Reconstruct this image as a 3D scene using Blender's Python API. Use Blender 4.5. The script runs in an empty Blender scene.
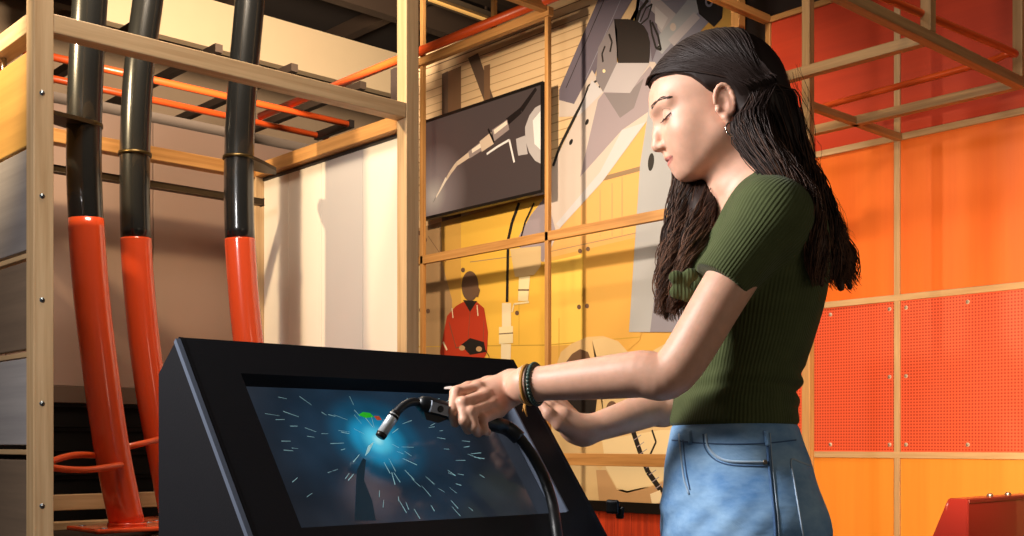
import bpy, bmesh, math, random
import numpy as np
from mathutils import Vector, Matrix
random.seed(7); np.random.seed(7)
SC = bpy.context.scene
COL = SC.collection

# ---------------------------------------------------------------- camera model
F = 1142.0; CX = 512.0; HY = 443.0; CAMZ = 1.0
FX, FY = 0.6775, 0.7355            # camera forward in world x (to the right wall), y (to the back wall)

def ray(px, py):
    u = (px - CX) / F; v = (HY - py) / F
    return Vector((FX + FY*u, FY - FX*u, v))
def W(px, py, d):
    r = ray(px, py); return Vector((r.x*d, r.y*d, CAMZ + r.z*d))
def onx(px, py, x): return W(px, py, x / ray(px, py).x)
def ony(px, py, y): return W(px, py, y / ray(px, py).y)
def onz(px, py, z): return W(px, py, (z - CAMZ) / ray(px, py).z)
def cam2w(P):
    """points given as right, forward, up of the viewer's stand point -> world"""
    P = np.asarray(P, float)
    o = np.empty_like(P)
    o[..., 0] = P[..., 1]*FX + P[..., 0]*FY
    o[..., 1] = P[..., 1]*FY - P[..., 0]*FX
    o[..., 2] = P[..., 2]
    return o

# ---------------------------------------------------------------- materials
def lin(c):
    return c/12.92 if c <= 0.04045 else ((c+0.055)/1.055)**2.4
def hexc(h):
    h = h.lstrip('#')
    return tuple(lin(int(h[i:i+2], 16)/255) for i in (0, 2, 4)) + (1.0,)
MATS = {}
def new_mat(name):
    m = bpy.data.materials.new(name); m.use_nodes = True
    nt = m.node_tree; b = nt.nodes['Principled BSDF']
    return m, nt, b
def mat(name, color, rough=0.5, metal=0.0, var=0.08, scale=6.0, bump=0.0, bscale=60.0, spec=0.5, coat=0.0, stretch=(1, 1, 1), emit=0.0, alpha=None):
    """plain surface with a little procedural mottling"""
    if name in MATS: return MATS[name]
    m, nt, b = new_mat(name)
    c = hexc(color)
    N = nt.nodes; L = nt.links
    tc = N.new('ShaderNodeTexCoord'); mp = N.new('ShaderNodeMapping'); mp.inputs['Scale'].default_value = stretch
    L.new(tc.outputs['Object'], mp.inputs['Vector'])
    nz = N.new('ShaderNodeTexNoise'); nz.inputs['Scale'].default_value = scale; nz.inputs['Detail'].default_value = 4
    L.new(mp.outputs['Vector'], nz.inputs['Vector'])
    mx = N.new('ShaderNodeMix'); mx.data_type = 'RGBA'
    mx.inputs[6].default_value = tuple(x*(1-var) for x in c[:3]) + (1,)
    mx.inputs[7].default_value = tuple(min(1, x*(1+var)) for x in c[:3]) + (1,)
    L.new(nz.outputs['Fac'], mx.inputs['Factor'])
    L.new(mx.outputs[2], b.inputs['Base Color'])
    b.inputs['Roughness'].default_value = rough; b.inputs['Metallic'].default_value = metal
    b.inputs['Specular IOR Level'].default_value = spec
    b.inputs['Coat Weight'].default_value = coat
    if emit:
        L.new(mx.outputs[2], b.inputs['Emission Color']); b.inputs['Emission Strength'].default_value = emit
    if alpha is not None:
        b.inputs['Transmission Weight'].default_value = alpha
    if bump:
        n2 = N.new('ShaderNodeTexNoise'); n2.inputs['Scale'].default_value = bscale
        L.new(mp.outputs['Vector'], n2.inputs['Vector'])
        bp = N.new('ShaderNodeBump'); bp.inputs['Strength'].default_value = bump; bp.inputs['Distance'].default_value = 0.004
        L.new(n2.outputs['Fac'], bp.inputs['Height']); L.new(bp.outputs['Normal'], b.inputs['Normal'])
    MATS[name] = m
    return m
def wood(name, light, dark, axis, rough=0.55, gs=14.0):
    """timber with grain running along one axis, 0 x, 1 y, 2 z"""
    key = name + 'xyz'[axis]
    if key in MATS: return MATS[key]
    m, nt, b = new_mat(key); N = nt.nodes; L = nt.links
    tc = N.new('ShaderNodeTexCoord'); mp = N.new('ShaderNodeMapping')
    s = [gs, gs, gs]; s[axis] = gs*0.035; mp.inputs['Scale'].default_value = s
    L.new(tc.outputs['Object'], mp.inputs['Vector'])
    nz = N.new('ShaderNodeTexNoise'); nz.inputs['Scale'].default_value = 3.0; nz.inputs['Detail'].default_value = 7; nz.inputs['Roughness'].default_value = 0.65
    L.new(mp.outputs['Vector'], nz.inputs['Vector'])
    rp = N.new('ShaderNodeValToRGB')
    rp.color_ramp.elements[0].position = 0.33; rp.color_ramp.elements[0].color = hexc(dark)
    rp.color_ramp.elements[1].position = 0.62; rp.color_ramp.elements[1].color = hexc(light)
    L.new(nz.outputs['Fac'], rp.inputs['Fac']); L.new(rp.outputs['Color'], b.inputs['Base Color'])
    b.inputs['Roughness'].default_value = rough
    bp = N.new('ShaderNodeBump'); bp.inputs['Strength'].default_value = 0.15; bp.inputs['Distance'].default_value = 0.002
    L.new(nz.outputs['Fac'], bp.inputs['Height']); L.new(bp.outputs['Normal'], b.inputs['Normal'])
    MATS[key] = m
    return m
def oak(axis): return wood('pale_oak', '#cfae84', '#b48f64', axis)
def pine(axis): return wood('honey_pine', '#c58f52', '#a26f38', axis)

# ---------------------------------------------------------------- objects
ORG = {}
def thing(name, label, cat, loc=(0, 0, 0), group=None):
    o = bpy.data.objects.new(name, None); COL.objects.link(o)
    o.empty_display_size = 0.05
    o.location = loc; o['label'] = label; o['category'] = cat
    if group: o['group'] = group
    ORG[o.name] = Vector(loc)
    return o
def obj(name, data, mats, parent=None, smooth=False, label=None, cat=None, group=None, kind=None):
    """data: bmesh or (verts, faces) in world coordinates -> ONE object under parent"""
    if isinstance(data, bmesh.types.BMesh):
        me = bpy.data.meshes.new(name); bmesh.ops.recalc_face_normals(data, faces=data.faces); data.to_mesh(me); data.free()
    else:
        me = bpy.data.meshes.new(name); me.from_pydata([tuple(v) for v in data[0]], [], [tuple(f) for f in data[1]])
    if not isinstance(mats, (list, tuple)): mats = [mats]
    for m in mats: me.materials.append(m)
    o = bpy.data.objects.new(name, me); COL.objects.link(o)
    if parent is not None:
        org = ORG[parent.name]; o.parent = parent; ORG[o.name] = org
        me.transform(Matrix.Translation(-org))
    else:
        vs = [v.co for v in me.vertices]
        c = Vector((sum(v.x for v in vs)/len(vs), sum(v.y for v in vs)/len(vs), min(v.z for v in vs)))
        me.transform(Matrix.Translation(-c)); o.location = c; ORG[o.name] = c.copy()
    if smooth:
        me.polygons.foreach_set('use_smooth', [True]*len(me.polygons))
    if label: o['label'] = label
    if cat: o['category'] = cat
    if group: o['group'] = group
    if kind: o['kind'] = kind
    return o
def bm_new(): return bmesh.new()
def add_box(bm, p, q, bevel=0.0, mi=0):
    p = Vector(p); q = Vector(q); c = (p+q)/2; s = Vector((abs(q.x-p.x), abs(q.y-p.y), abs(q.z-p.z)))
    r = bmesh.ops.create_cube(bm, size=1.0)
    vs = r['verts']
    for v in vs: v.co = Vector((v.co.x*s.x, v.co.y*s.y, v.co.z*s.z)) + c
    fs = set(f for v in vs for f in v.link_faces)
    for f in fs: f.material_index = mi
    if bevel:
        es = list(set(e for v in vs for e in v.link_edges))
        rr = bmesh.ops.bevel(bm, geom=es, offset=bevel, segments=2, affect='EDGES', profile=0.5)
        for f in rr['faces']: f.material_index = mi
    return bm
def box(p, q, bevel=0.0): return add_box(bm_new(), p, q, bevel)
def obox(bm, p, q, w, h, up=(0, 0, 1), bevel=0.0):
    """a bar from p to q, w wide, h high"""
    p = Vector(p); q = Vector(q); d = (q-p); ln = d.length; d.normalize(); up = Vector(up)
    s = d.cross(up).normalized(); u = s.cross(d).normalized()
    r = bmesh.ops.create_cube(bm, size=1.0); vs = r['verts']
    for v in vs: v.co = (p+q)/2 + d*(v.co.x*ln) + s*(v.co.y*w) + u*(v.co.z*h)
    if bevel:
        bmesh.ops.bevel(bm, geom=list(set(e for v in vs for e in v.link_edges)), offset=bevel, segments=2, affect='EDGES', profile=0.5)
    return bm
def catmull(pts, n=8):
    P = [np.array(p, float) for p in pts]
    P = [2*P[0]-P[1]] + P + [2*P[-1]-P[-2]]
    out = []
    for i in range(1, len(P)-2):
        for k in range(n):
            t = k/n; a, b, c, d = P[i-1], P[i], P[i+1], P[i+2]
            out.append(0.5*((2*b)+(c-a)*t+(2*a-5*b+4*c-d)*t*t+(-a+3*b-3*c+d)*t**3))
    out.append(P[-2]); return out
def add_tube(bm, pts, r, seg=12, caps=True, mi=0):
    """round tube along points (Vectors); r a number or list"""
    pts = [Vector(p) for p in pts]; n = len(pts)
    rs = r if isinstance(r, (list, tuple, np.ndarray)) else [r]*n
    t0 = (pts[1]-pts[0]).normalized()
    ref = Vector((0, 0, 1)) if abs(t0.z) < 0.9 else Vector((1, 0, 0))
    s = t0.cross(ref).normalized()
    rings = []
    for i in range(n):
        t = (pts[min(i+1, n-1)]-pts[max(i-1, 0)]).normalized()
        s = (s - t*s.dot(t)).normalized(); u = t.cross(s)
        rings.append([bm.verts.new(pts[i] + (s*math.cos(2*math.pi*k/seg)+u*math.sin(2*math.pi*k/seg))*rs[i]) for k in range(seg)])
    for i in range(n-1):
        for k in range(seg):
            f = bm.faces.new((rings[i][k], rings[i][(k+1) % seg], rings[i+1][(k+1) % seg], rings[i+1][k])); f.material_index = mi; f.smooth = True
    if caps:
        for rg in (rings[0][::-1], rings[-1]):
            f = bm.faces.new(rg); f.material_index = mi
    return bm
def tube(pts, r, seg=12): return add_tube(bm_new(), pts, r, seg)
def add_prism(bm, pts, off, mi=0):
    """polygon of Vectors extruded by vector off"""
    off = Vector(off)
    a = [bm.verts.new(Vector(p)) for p in pts]; b = [bm.verts.new(Vector(p)+off) for p in pts]
    fs = [bm.faces.new(a[::-1]), bm.faces.new(b)]
    n = len(pts)
    for i in range(n): fs.append(bm.faces.new((a[i], a[(i+1) % n], b[(i+1) % n], b[i])))
    for f in fs: f.material_index = mi
    bmesh.ops.triangulate(bm, faces=[fs[0], fs[1]]) if n > 4 else None
    return bm
def add_poly(bm, pts, mi=0):
    f = bm.faces.new([bm.verts.new(Vector(p)) for p in pts]); f.material_index = mi
    if len(pts) > 4:
        r = bmesh.ops.triangulate(bm, faces=[f])
        for g in r['faces']: g.material_index = mi
    return bm
def copy_tree(o, parent=None):
    c = o.copy(); COL.objects.link(c)
    if parent is not None: c.parent = parent
    for ch in list(o.children): copy_tree(ch, c)
    ORG[c.name] = ORG[o.name]
    return c
def screw(parent, p, n, r=0.008, m=None):
    """small round screw head at p facing n"""
    p = Vector(p); n = Vector(n).normalized()
    bm = bm_new(); add_tube(bm, [p - n*0.004, p + n*0.0015, p + n*0.0022, p+n*0.001], [r, r, r*0.6, r*0.35], 10)
    return obj('screw', bm, m or mat('steel_screw', '#7d8790', 0.35, 0.9), parent)
# ================================================================ the room
XM = 5.83      # printed wall (mural) and timber-clad wall face
XO = 5.60      # orange panel wall face
struct = lambda name, bm, m: obj(name, bm, m, kind='structure')
struct('floor', box((-2.5, -2.0, -0.1), (7.0, 13.2, 0.0)), mat('grey_floor', '#5a534d', 0.5, var=0.15))
struct('wall_right', box((5.90, -2.0, 0.0), (6.05, 7.95, 4.22)), mat('umber_wall', '#3a2c24', 0.8))
struct('wall_far', box((9.35, -2.0, 0.0), (9.5, 12.6, 5.8)), mat('umber_wall', '#3a2c24', 0.8))
struct('wall_back', box((-2.5, 12.6, 0.0), (9.5, 12.8, 5.8)), mat('tan_wall', '#b79a7c', 0.8))
bm = box((-2.5, -2.0, 5.8), (9.5, 12.8, 5.95))
struct('ceiling', bm, mat('dark_ceiling', '#2a2019', 0.9))
bm = bm_new(); add_box(bm, (4.3, 10.5, 4.98), (9.2, 10.62, 5.46))
struct('trim_1', bm, mat('cream_fascia', '#e2c59c', 0.7, var=0.03))
bm = bm_new(); add_box(bm, (1.5, 9.75, 3.5), (7.0, 9.95, 3.98))
struct('trim_2', bm, mat('grey_soffit', '#6b5c50', 0.8, var=0.05))

# ceiling joists and a lamp tray
jm = mat('dark_joist', '#3d2c1e', 0.8)
for i, y in enumerate((6.8, 8.6, 9.6, 11.6)):
    o = struct('beam', box((2.0, y, 5.45), (9.4, y+0.14, 5.79)), jm)
for i, x in enumerate((4.6, 5.9, 7.4)):
    o = struct('beam', box((x, 5.0, 5.62), (x+0.12, 12.5, 5.79)), jm)
for i, x in enumerate((4.0, 4.75, 5.5, 6.25)):
    struct('beam', box((x, 8.9, 4.35), (x+0.07, 12.5, 4.42)), jm)
# lamp tray seen above the printed wall
p0 = onz(428, -4, 5.35); p1 = onz(486, 17, 5.35)
t = thing('ceiling_lamp_tray', 'narrow metal cable tray with a warm strip lamp below the dark ceiling', 'ceiling lamp', (p0.x, p0.y, 5.3))
b = bm_new(); obox(b, p0, p1 + (p1-p0)*0.3, 0.16, 0.05, bevel=0.008); obj('tray', b, mat('tray_metal', '#6e5c48', 0.5, 0.4), t)
b = bm_new(); obox(b, p0 + Vector((0, -0.02, -0.04)), p1 + Vector((0, -0.02, -0.04)), 0.035, 0.02); obj('strip_lamp', b, mat('warm_strip', '#e8b060', 0.5, emit=0.45), t)
for q in (p0, p1): obj('hanger', obox(bm_new(), q + Vector((0, 0, 0.03)), q + Vector((0, 0, 0.44)), 0.02, 0.02, up=(1, 0, 0)), jm, t)

# ================================================================ orange tube railing overhead
otm = mat('orange_enamel', '#d9521f', 0.38, var=0.03, coat=0.15)
zt = 3.93
t = thing('tube_railing', 'overhead orange tube railing, two parallel tubes joined by one long crosswise tube', 'railing', (4.0, 9.0, zt))
a = onz(-40, 36, zt); y1 = 8.74
b = tube([(1.6, y1, zt), (6.02, y1, zt)], 0.03); obj('tube', b, otm, t)
b = tube([(1.6, 9.26, zt), (6.12, 9.26, zt)], 0.03); obj('tube', b, otm, t)
b = tube([(5.392, 5.0, zt+0.062), (5.392, 9.26, zt+0.062)], 0.034); obj('tube', b, otm, t, label='long crosswise orange tube')
b = bm_new(); obox(b, (6.02, 8.70, zt), (6.02, 9.30, zt), 0.05, 0.07); obj('end_bracket', b, mat('bracket_black', '#241c18', 0.5, 0.4), t)

# ================================================================ printed wall
ZM = 4.20
def P(px, py, k):
    p = onx(px, py, XM - 0.0012*k); p.z = min(p.z, ZM); return p
mural_cols = ['#d9a64f', '#e0bd90', '#7a5a40', '#5f4a3c', '#eebb4a', '#e2ac66', '#b08c63', '#6b6270', '#241a17', '#857c80', '#b9b1b6',
              '#8a8796', '#211c1e', '#cdbdb4', '#a0929a', '#a9abb2', '#1d1714', '#d9bb8a', '#efdcae', '#b8371c', '#6b4f3d', '#d9b680', '#6e503a',
              '#e6cfa2', '#c0986c', '#f4c95c', '#c59a3c', '#cbc6ca', '#94795a', '#f0ddb8']
mural_mats = [mat('print_ink_%s' % 'abcdefghijklmnopqrstuvwxyzABCDEFGH'[i], c, 0.55, var=0.05, scale=3) for i, c in enumerate(mural_cols)]
mb = bm_new()
KK = [0]
def pl(pts, c):
    KK[0] += 1
    add_poly(mb, [P(x, y, 1 + KK[0]*0.05) for x, y in pts], mural_cols.index(c) if isinstance(c, str) else c)
def ln_(pts, w, c):
    """a printed line of width w pixels-at-standpoint (real width follows)"""
    KK[0] += 1
    V = [P(x, y, 1 + KK[0]*0.05) for x, y in pts]
    for i in range(len(V)-1):
        d = (V[i+1]-V[i]).normalized(); n = Vector((1, 0, 0)).cross(d).normalized()*(w*0.0058/2)
        add_poly(mb, [V[i]-n, V[i+1]-n, V[i+1]+n, V[i]+n], c)
def el(cx, cy, rx, ry, c, rot=0, n=24):
    ca, sa = math.cos(rot), math.sin(rot)
    pl([(cx + rx*math.cos(2*math.pi*i/n)*ca - ry*math.sin(2*math.pi*i/n)*sa, cy + rx*math.cos(2*math.pi*i/n)*sa + ry*math.sin(2*math.pi*i/n)*ca) for i in range(n)], c)
# backing board: the print's own thickness
yA, yB = onx(742, 200, XM).y, onx(404, 200, XM).y
add_box(mb, (XM, yA, 0.60), (XM+0.03, yB, ZM), mi=0)
# clapboard upper left
pl([(404, 150), (404, 40), (480, -8), (660, -90), (640, 0), (585, 110), (560, 190), (404, 232)], 1)
for i in range(24):
    y0 = -30 + i*8.6
    s = -(HY-y0)/(548+540)
    x1 = 590
    ln_([(404, y0 + (404-548)*s), (x1, y0 + (x1-548)*s)], 1.0 if i % 3 else 1.6, 6 if i > 7 else 2)
pl([(442, 74), (461, 66), (461, 296), (446, 262), (442, 262)], 2)
pl([(442, 74), (448, 71), (448, 262), (442, 262)], 3)
pl([(468, 58), (478, 53), (494, 100), (486, 106)], 3)
pl([(484, 66), (490, 64), (490, 112), (484, 112)], 2)
# yellow cabinets
pl([(404, 232), (470, 214), (548, 192), (600, 180), (604, 345), (560, 420), (404, 420)], 0)
pl([(461, 218), (548, 193), (548, 420), (470, 420), (461, 300)], 4)
pl([(404, 232), (441, 222), (442, 262), (452, 300), (452, 420), (404, 420)], 6)
pl([(404, 262), (425, 256), (425, 420), (404, 420)], 17)
pl([(548, 192), (660, 100), (660, 238), (548, 258)], 5)
pl([(548, 258), (660, 232), (640, 340), (548, 420)], 0)
pl([(548, 262), (583, 254), (583, 344), (548, 346)], 25)
ln_([(470, 262), (548, 252), (650, 230)], 1.2, 6); ln_([(583, 247), (583, 345)], 1.5, 26); ln_([(404, 347), (548, 345), (640, 337)], 1.4, 26)
ln_([(519, 262), (519, 345)], 1.0, 26); ln_([(425, 232), (425, 357)], 1.0, 2); ln_([(441, 225), (441, 345)], 0.8, 6); ln_([(559, 318), (559, 420)], 1.2, 26)
ln_([(428, 236), (446, 262)], 1.0, 2)
for x, y in ((580, 251), (588, 249), (579, 307), (587, 306), (420, 233), (425, 240), (421, 310), (428, 311), (463, 270), (517, 313)): el(x, y, 2.0, 2.4, 20)
for x in (600, 612, 622): ln_([(x, 190 - (x-600)*0.6), (x, 236)], 1.1, 24)
ln_([(594, 181), (646, 167)], 5.5, 28)
ln_([(548, 345), (548, 420)], 1.2, 26)
# big machine arm across the print
pl([(612, -30), (598, 0), (559, 90), (559, 116), (576, 116), (595, 74), (604, 47), (650, -30)], 7)
pl([(559, 100), (559, 117), (577, 116), (597, 78), (592, 70), (574, 104)], 13)
ln_([(604, 0), (566, 88)], 1.2, 8); ln_([(625, -10), (585, 80)], 1.2, 11)
pl([(640, -30), (730, -30), (720, 10), (672, 62), (648, 90), (630, 60), (640, 0)], 11)
pl([(650, -10), (676, 14), (662, 34), (652, 20)], 10)
pl([(700, 10), (662, 54), (652, 44), (694, -8)], 15)
pl([(690, -30), (726, -30), (722, 18), (714, 27), (699, 14)], 12)
el(709, 2, 4, 5, 11); el(709, 2, 2, 2.6, 16)
el(673, 27, 3, 4, 13)
ln_([(637, 16), (645, 3), (650, -8)], 2.4, 16); ln_([(648, 20), (651, 36), (656, 48), (660, 46)], 2.6, 16)
# main arm
pl([(592, 82), (577, 116), (553, 165), (546, 196), (531, 215), (520, 250), (545, 262), (560, 228), (602, 182), (646, 122), (672, 95), (655, 62), (620, 60)], 13)
pl([(598, 100), (580, 177), (622, 130), (648, 112), (668, 92), (650, 66), (628, 92), (604, 92)], 14)
pl([(604, 93), (628, 93), (644, 78), (634, 108), (620, 118)], 9)
pl([(622, 130), (646, 122), (602, 182), (560, 228), (556, 224), (600, 172)], 27)
ln_([(590, 88), (574, 118), (560, 146), (553, 166)], 4.5, 16)
ln_([(598, 80), (588, 86), (585, 96), (592, 97), (600, 86)], 2.6, 16)
el(587, 122, 1.6, 3.2, 16, 0.4); el(571, 142, 1.6, 3.2, 16, 0.4)
# more of the machine: jointed blocks above the head
pl([(640, 0), (655, 14), (660, 40), (652, 62), (649, 36), (640, 20)], 7)
pl([(655, 6), (668, 18), (662, 30), (655, 22)], 27)
pl([(668, 40), (694, 12), (700, 18), (674, 46)], 10)
ln_([(636, 24), (640, 10), (648, 0)], 4.5, 16); ln_([(640, 22), (646, 8), (652, 4), (648, 18), (641, 24)], 2.2, 16)
ln_([(650, 20), (652, 34), (656, 48), (661, 50), (658, 36), (652, 22)], 2.6, 16)
# arm head
pl([(614, 20), (598, 48), (596, 80), (603, 92), (617, 64), (616, 28)], 9)
pl([(614, 19), (617, 30), (618, 64), (649, 64), (650, 52), (650, 42), (648, 33), (644, 26), (637, 21), (628, 19)], 8)
pl([(577, 117), (592, 80), (603, 92), (585, 110)], 27)
pl([(617, 63), (650, 63), (630, 93), (603, 92)], 10)
ln_([(605, 46), (602, 54), (603, 62)], 2.6, 16); ln_([(609, 34), (612, 42), (610, 52)], 2.6, 16); el(604, 71, 1.5, 1.8, 18)
# grey post behind the machine
pl([(650, 100), (640, 165), (637, 212), (629, 332), (680, 332), (680, 190), (672, 104)], 15)
pl([(660, 250), (650, 332), (690, 332), (690, 250)], 11)
el(651, 162, 3.0, 9, 16, 0.1)
# lower joint, hose and torch of the machine
pl([(546, 196), (531, 215), (519, 236), (520, 252), (543, 262), (556, 232)], 14)
ln_([(519, 203), (512, 222), (508, 240), (507, 302)], 5, 16)
ln_([(534, 203), (525, 222), (521, 238)], 3, 8)
pl([(510, 249), (541, 246), (541, 266), (534, 275), (515, 277)], 17)
pl([(519, 277), (530, 276), (528, 301), (518, 301)], 18); ln_([(518, 290), (529, 290)], 2, 20)
pl([(502, 303), (511, 303), (511, 327), (502, 327)], 29); pl([(499, 327), (513, 326), (513, 343), (499, 344)], 18); ln_([(499, 334), (513, 333)], 1.4, 20)
pl([(501, 344), (511, 344), (509, 420), (501, 420)], 29)
ln_([(512, 312), (514, 304), (529, 302)], 2.5, 18)
# worker in the print
pl([(447, 316), (456, 306), (463, 302), (477, 302), (484, 308), (488, 332), (487, 352), (474, 380), (444, 380), (440, 352)], 19)
el(470, 286, 8.5, 15, 20); pl([(473, 275), (480, 290), (478, 297), (472, 296)], 22)
pl([(463, 300), (470, 312), (477, 301)], 8)
ln_([(452, 308), (453, 318)], 2, 29); ln_([(477, 305), (478, 316)], 2, 29)
ln_([(449, 322), (456, 348), (464, 346)], 1.2, 22); ln_([(484, 320), (483, 345)], 1.0, 22); ln_([(470, 312), (468, 340)], 0.8, 22)
pl([(461, 345), (470, 338), (484, 342), (486, 352), (470, 355)], 16); el(462, 348, 3, 2.6, 24); el(479, 349, 3, 2.6, 24); ln_([(443, 342), (447, 350)], 3, 29)
ln_([(484, 348), (489, 356), (490, 372)], 1.2, 16)
# roller drum and lower machine
pl([(540, 400), (600, 380), (690, 330), (700, 510), (540, 510)], 17)
pl([(556, 366), (561, 352), (571, 344), (587, 337), (603, 336), (618, 341), (630, 354), (640, 380), (632, 430), (600, 470), (570, 440)], 21)
pl([(592, 340), (606, 337), (620, 343), (632, 358), (640, 380), (636, 420), (604, 420), (600, 370)], 17)
pl([(563, 366), (572, 354), (580, 349), (588, 352), (594, 368), (597, 400), (594, 425), (580, 440), (566, 436), (561, 400)], 22)
pl([(566, 400), (597, 400), (594, 425), (580, 440), (566, 436)], 16)
el(612, 410, 6, 9, 20); el(625, 456, 10, 6, 24); ln_([(600, 395), (660, 388)], 1.5, 28)
pl([(596, 470), (606, 470), (617, 490), (627, 493), (650, 487), (690, 470), (690, 512), (600, 512)], 24)
pl([(602, 440), (660, 430), (690, 430), (690, 468), (650, 486), (627, 491), (617, 488), (606, 468)], 23)
ln_([(632, 428), (640, 452), (648, 472), (662, 492)], 7, 16)
for i in range(9):
    x = 634 + i*3; y = 430 + i*7; ln_([(x-3, y+3), (x+4, y-2)], 1.0, 14)
ln_([(652, 430), (656, 442), (650, 455)], 2.5, 16)
pl([(650, 494), (660, 490), (664, 502), (652, 504)], 29)
obj('wall_mural', mb, mural_mats, label='wall-high printed picture of a big grey welding machine arm before yellow cabinets', cat='mural')
# black kick strip and the red boards below the print
struct('trim_3', box((XM-0.03, yA, 0.53), (XM+0.03, yB, 0.60)), mat('black_strip', '#171310', 0.5))
rb = bm_new()
yy = yA
while yy < yB-0.02:
    add_box(rb, (XM-0.012, yy+0.003, 0.02), (XM+0.025, min(yy+0.15, yB), 0.53), 0.004); yy += 0.15
obj('baseboard_panel', rb, wood('red_board', '#c8401c', '#8c2812', 2, 0.5), label='red vertical boards low on the wall below the printed picture', cat='wall panel')

# ---------------- TV screen on the printed wall
XT = 5.66
def T(px, py, k=0): return onx(px, py, XT - 0.001*k)
t = thing('television', 'wide flat television showing a welding torch, hung on the printed wall', 'television', tuple(T(481, 222)))
cor = [T(420.5, 122), T(543.5, 81.5), T(543.5, 191.5), T(420.5, 222)]
y0, y1 = T(543.5, 100).y, T(420.5, 100).y
z0 = (cor[2].z+cor[3].z)/2; z1 = (cor[0].z+cor[1].z)/2
b = bm_new(); add_box(b, (XT, y0, z0), (XT+0.045, y1, z1), 0.006)
obj('casing', b, mat('tv_black', '#14100f', 0.35), t)
obj('wall_mount', box((XT+0.045, (y0+y1)/2-0.25, (z0+z1)/2-0.15), (XM-0.006, (y0+y1)/2+0.25, (z0+z1)/2+0.15), 0.004), MATS['tv_black'], t)
b = bm_new()
bz = 0.022
for (ya, yb, za, zb) in ((y0, y1, z1-bz, z1), (y0, y1, z0, z0+bz), (y0, y0+bz, z0+bz, z1-bz), (y1-bz, y1, z0+bz, z1-bz)):
    add_box(b, (XT-0.008, ya, za), (XT+0.001, yb, zb))
obj('bezel', b, MATS['tv_black'], t)
tvc = ['#3d2e2c', '#7a6360', '#c4ad97', '#dccbb8', '#181212', '#a8a09e', '#8d7d78', '#d7d0cc']
tvm = [mat('tv_picture_%s' % 'abcdefgh'[i], c, 0.5, emit=0.16, var=0.06, spec=0.2) for i, c in enumerate(tvc)]
# picture background: screen-lit glow round the arc
m, nt, bb = new_mat('tv_background'); N = nt.nodes; L = nt.links
tc = N.new('ShaderNodeTexCoord'); vm = N.new('ShaderNodeVectorMath'); vm.operation = 'DISTANCE'
L.new(tc.outputs['Object'], vm.inputs[0]); g = T(434, 196) - ORG[t.name]; vm.inputs[1].default_value = g
rp = N.new('ShaderNodeValToRGB'); e = rp.color_ramp.elements
e[0].position = 0.0; e[0].color = hexc('#f0d2b4'); e[1].position = 0.42; e[1].color = hexc('#5c4740')
e2 = rp.color_ramp.elements.new(0.16); e2.color = hexc('#a98c7e')
L.new(vm.outputs['Value'], rp.inputs['Fac']); L.new(rp.outputs['Color'], bb.inputs['Emission Color']); bb.inputs['Emission Strength'].default_value = 0.55
bb.inputs['Base Color'].default_value = (0.02, 0.017, 0.016, 1); bb.inputs['Roughness'].default_value = 0.35
tvm[0] = m
b = bm_new()
add_poly(b, [(XT-0.002, y0+bz, z0+bz), (XT-0.002, y1-bz, z0+bz), (XT-0.002, y1-bz, z1-bz), (XT-0.002, y0+bz, z1-bz)], 0)
kk = [2]
def tp(pts, c):
    kk[0] += 0.2; add_poly(b, [T(x, y, kk[0]) for x, y in pts], c)
def tl(pts, w, c):
    kk[0] += 0.2
    V = [T(x, y, kk[0]) for x, y in pts]
    ws = w if isinstance(w, list) else [w]*len(pts)
    for i in range(len(V)-1):
        d = (V[i+1]-V[i]).normalized(); n = Vector((1, 0, 0)).cross(d).normalized()*(0.0058/2)
        add_poly(b, [V[i]-n*ws[i], V[i+1]-n*ws[i+1], V[i+1]+n*ws[i+1], V[i]+n*ws[i]], c)
sc_ = lambda pts: [(400 + x/2.644, 60 + y/2.978*1.0) for x, y in pts]
def Z(*pts): return [(400 + x*160/476, 60 + y*180/536) for x, y in pts]
tl(Z((318, 185), (360, 150), (405, 85)), [10, 8, 5], 4)
tl(Z((138, 355), (150, 335), (168, 310), (205, 283)), [4, 5, 6, 8], 2)
tl(Z((205, 283), (240, 258)), [10, 12], 6); tl(Z((214, 272), (246, 250)), [5, 6], 3)
tl(Z((240, 258), (275, 232)), [15, 17], 2); tl(Z((262, 205), (280, 245)), 3, 4)
tl(Z((277, 225), (322, 192)), [16, 14], 6); tl(Z((280, 215), (318, 186)), [6, 5], 3)
tl(Z((258, 280), (290, 258), (325, 238), (340, 305)), 3, 7)
tp(Z((345, 235), (372, 225), (380, 280), (352, 285), (348, 262)), 5)
tp(Z((372, 200), (385, 165), (402, 142), (420, 132), (421, 310), (402, 300), (384, 275), (373, 240)), 5)
tp(Z((395, 180), (420, 150), (421, 270), (400, 250)), 7)
tl(Z((138, 352), (118, 390), (98, 425)), [5, 3, 1], 3)
obj('display', b, tvm, t)

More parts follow.
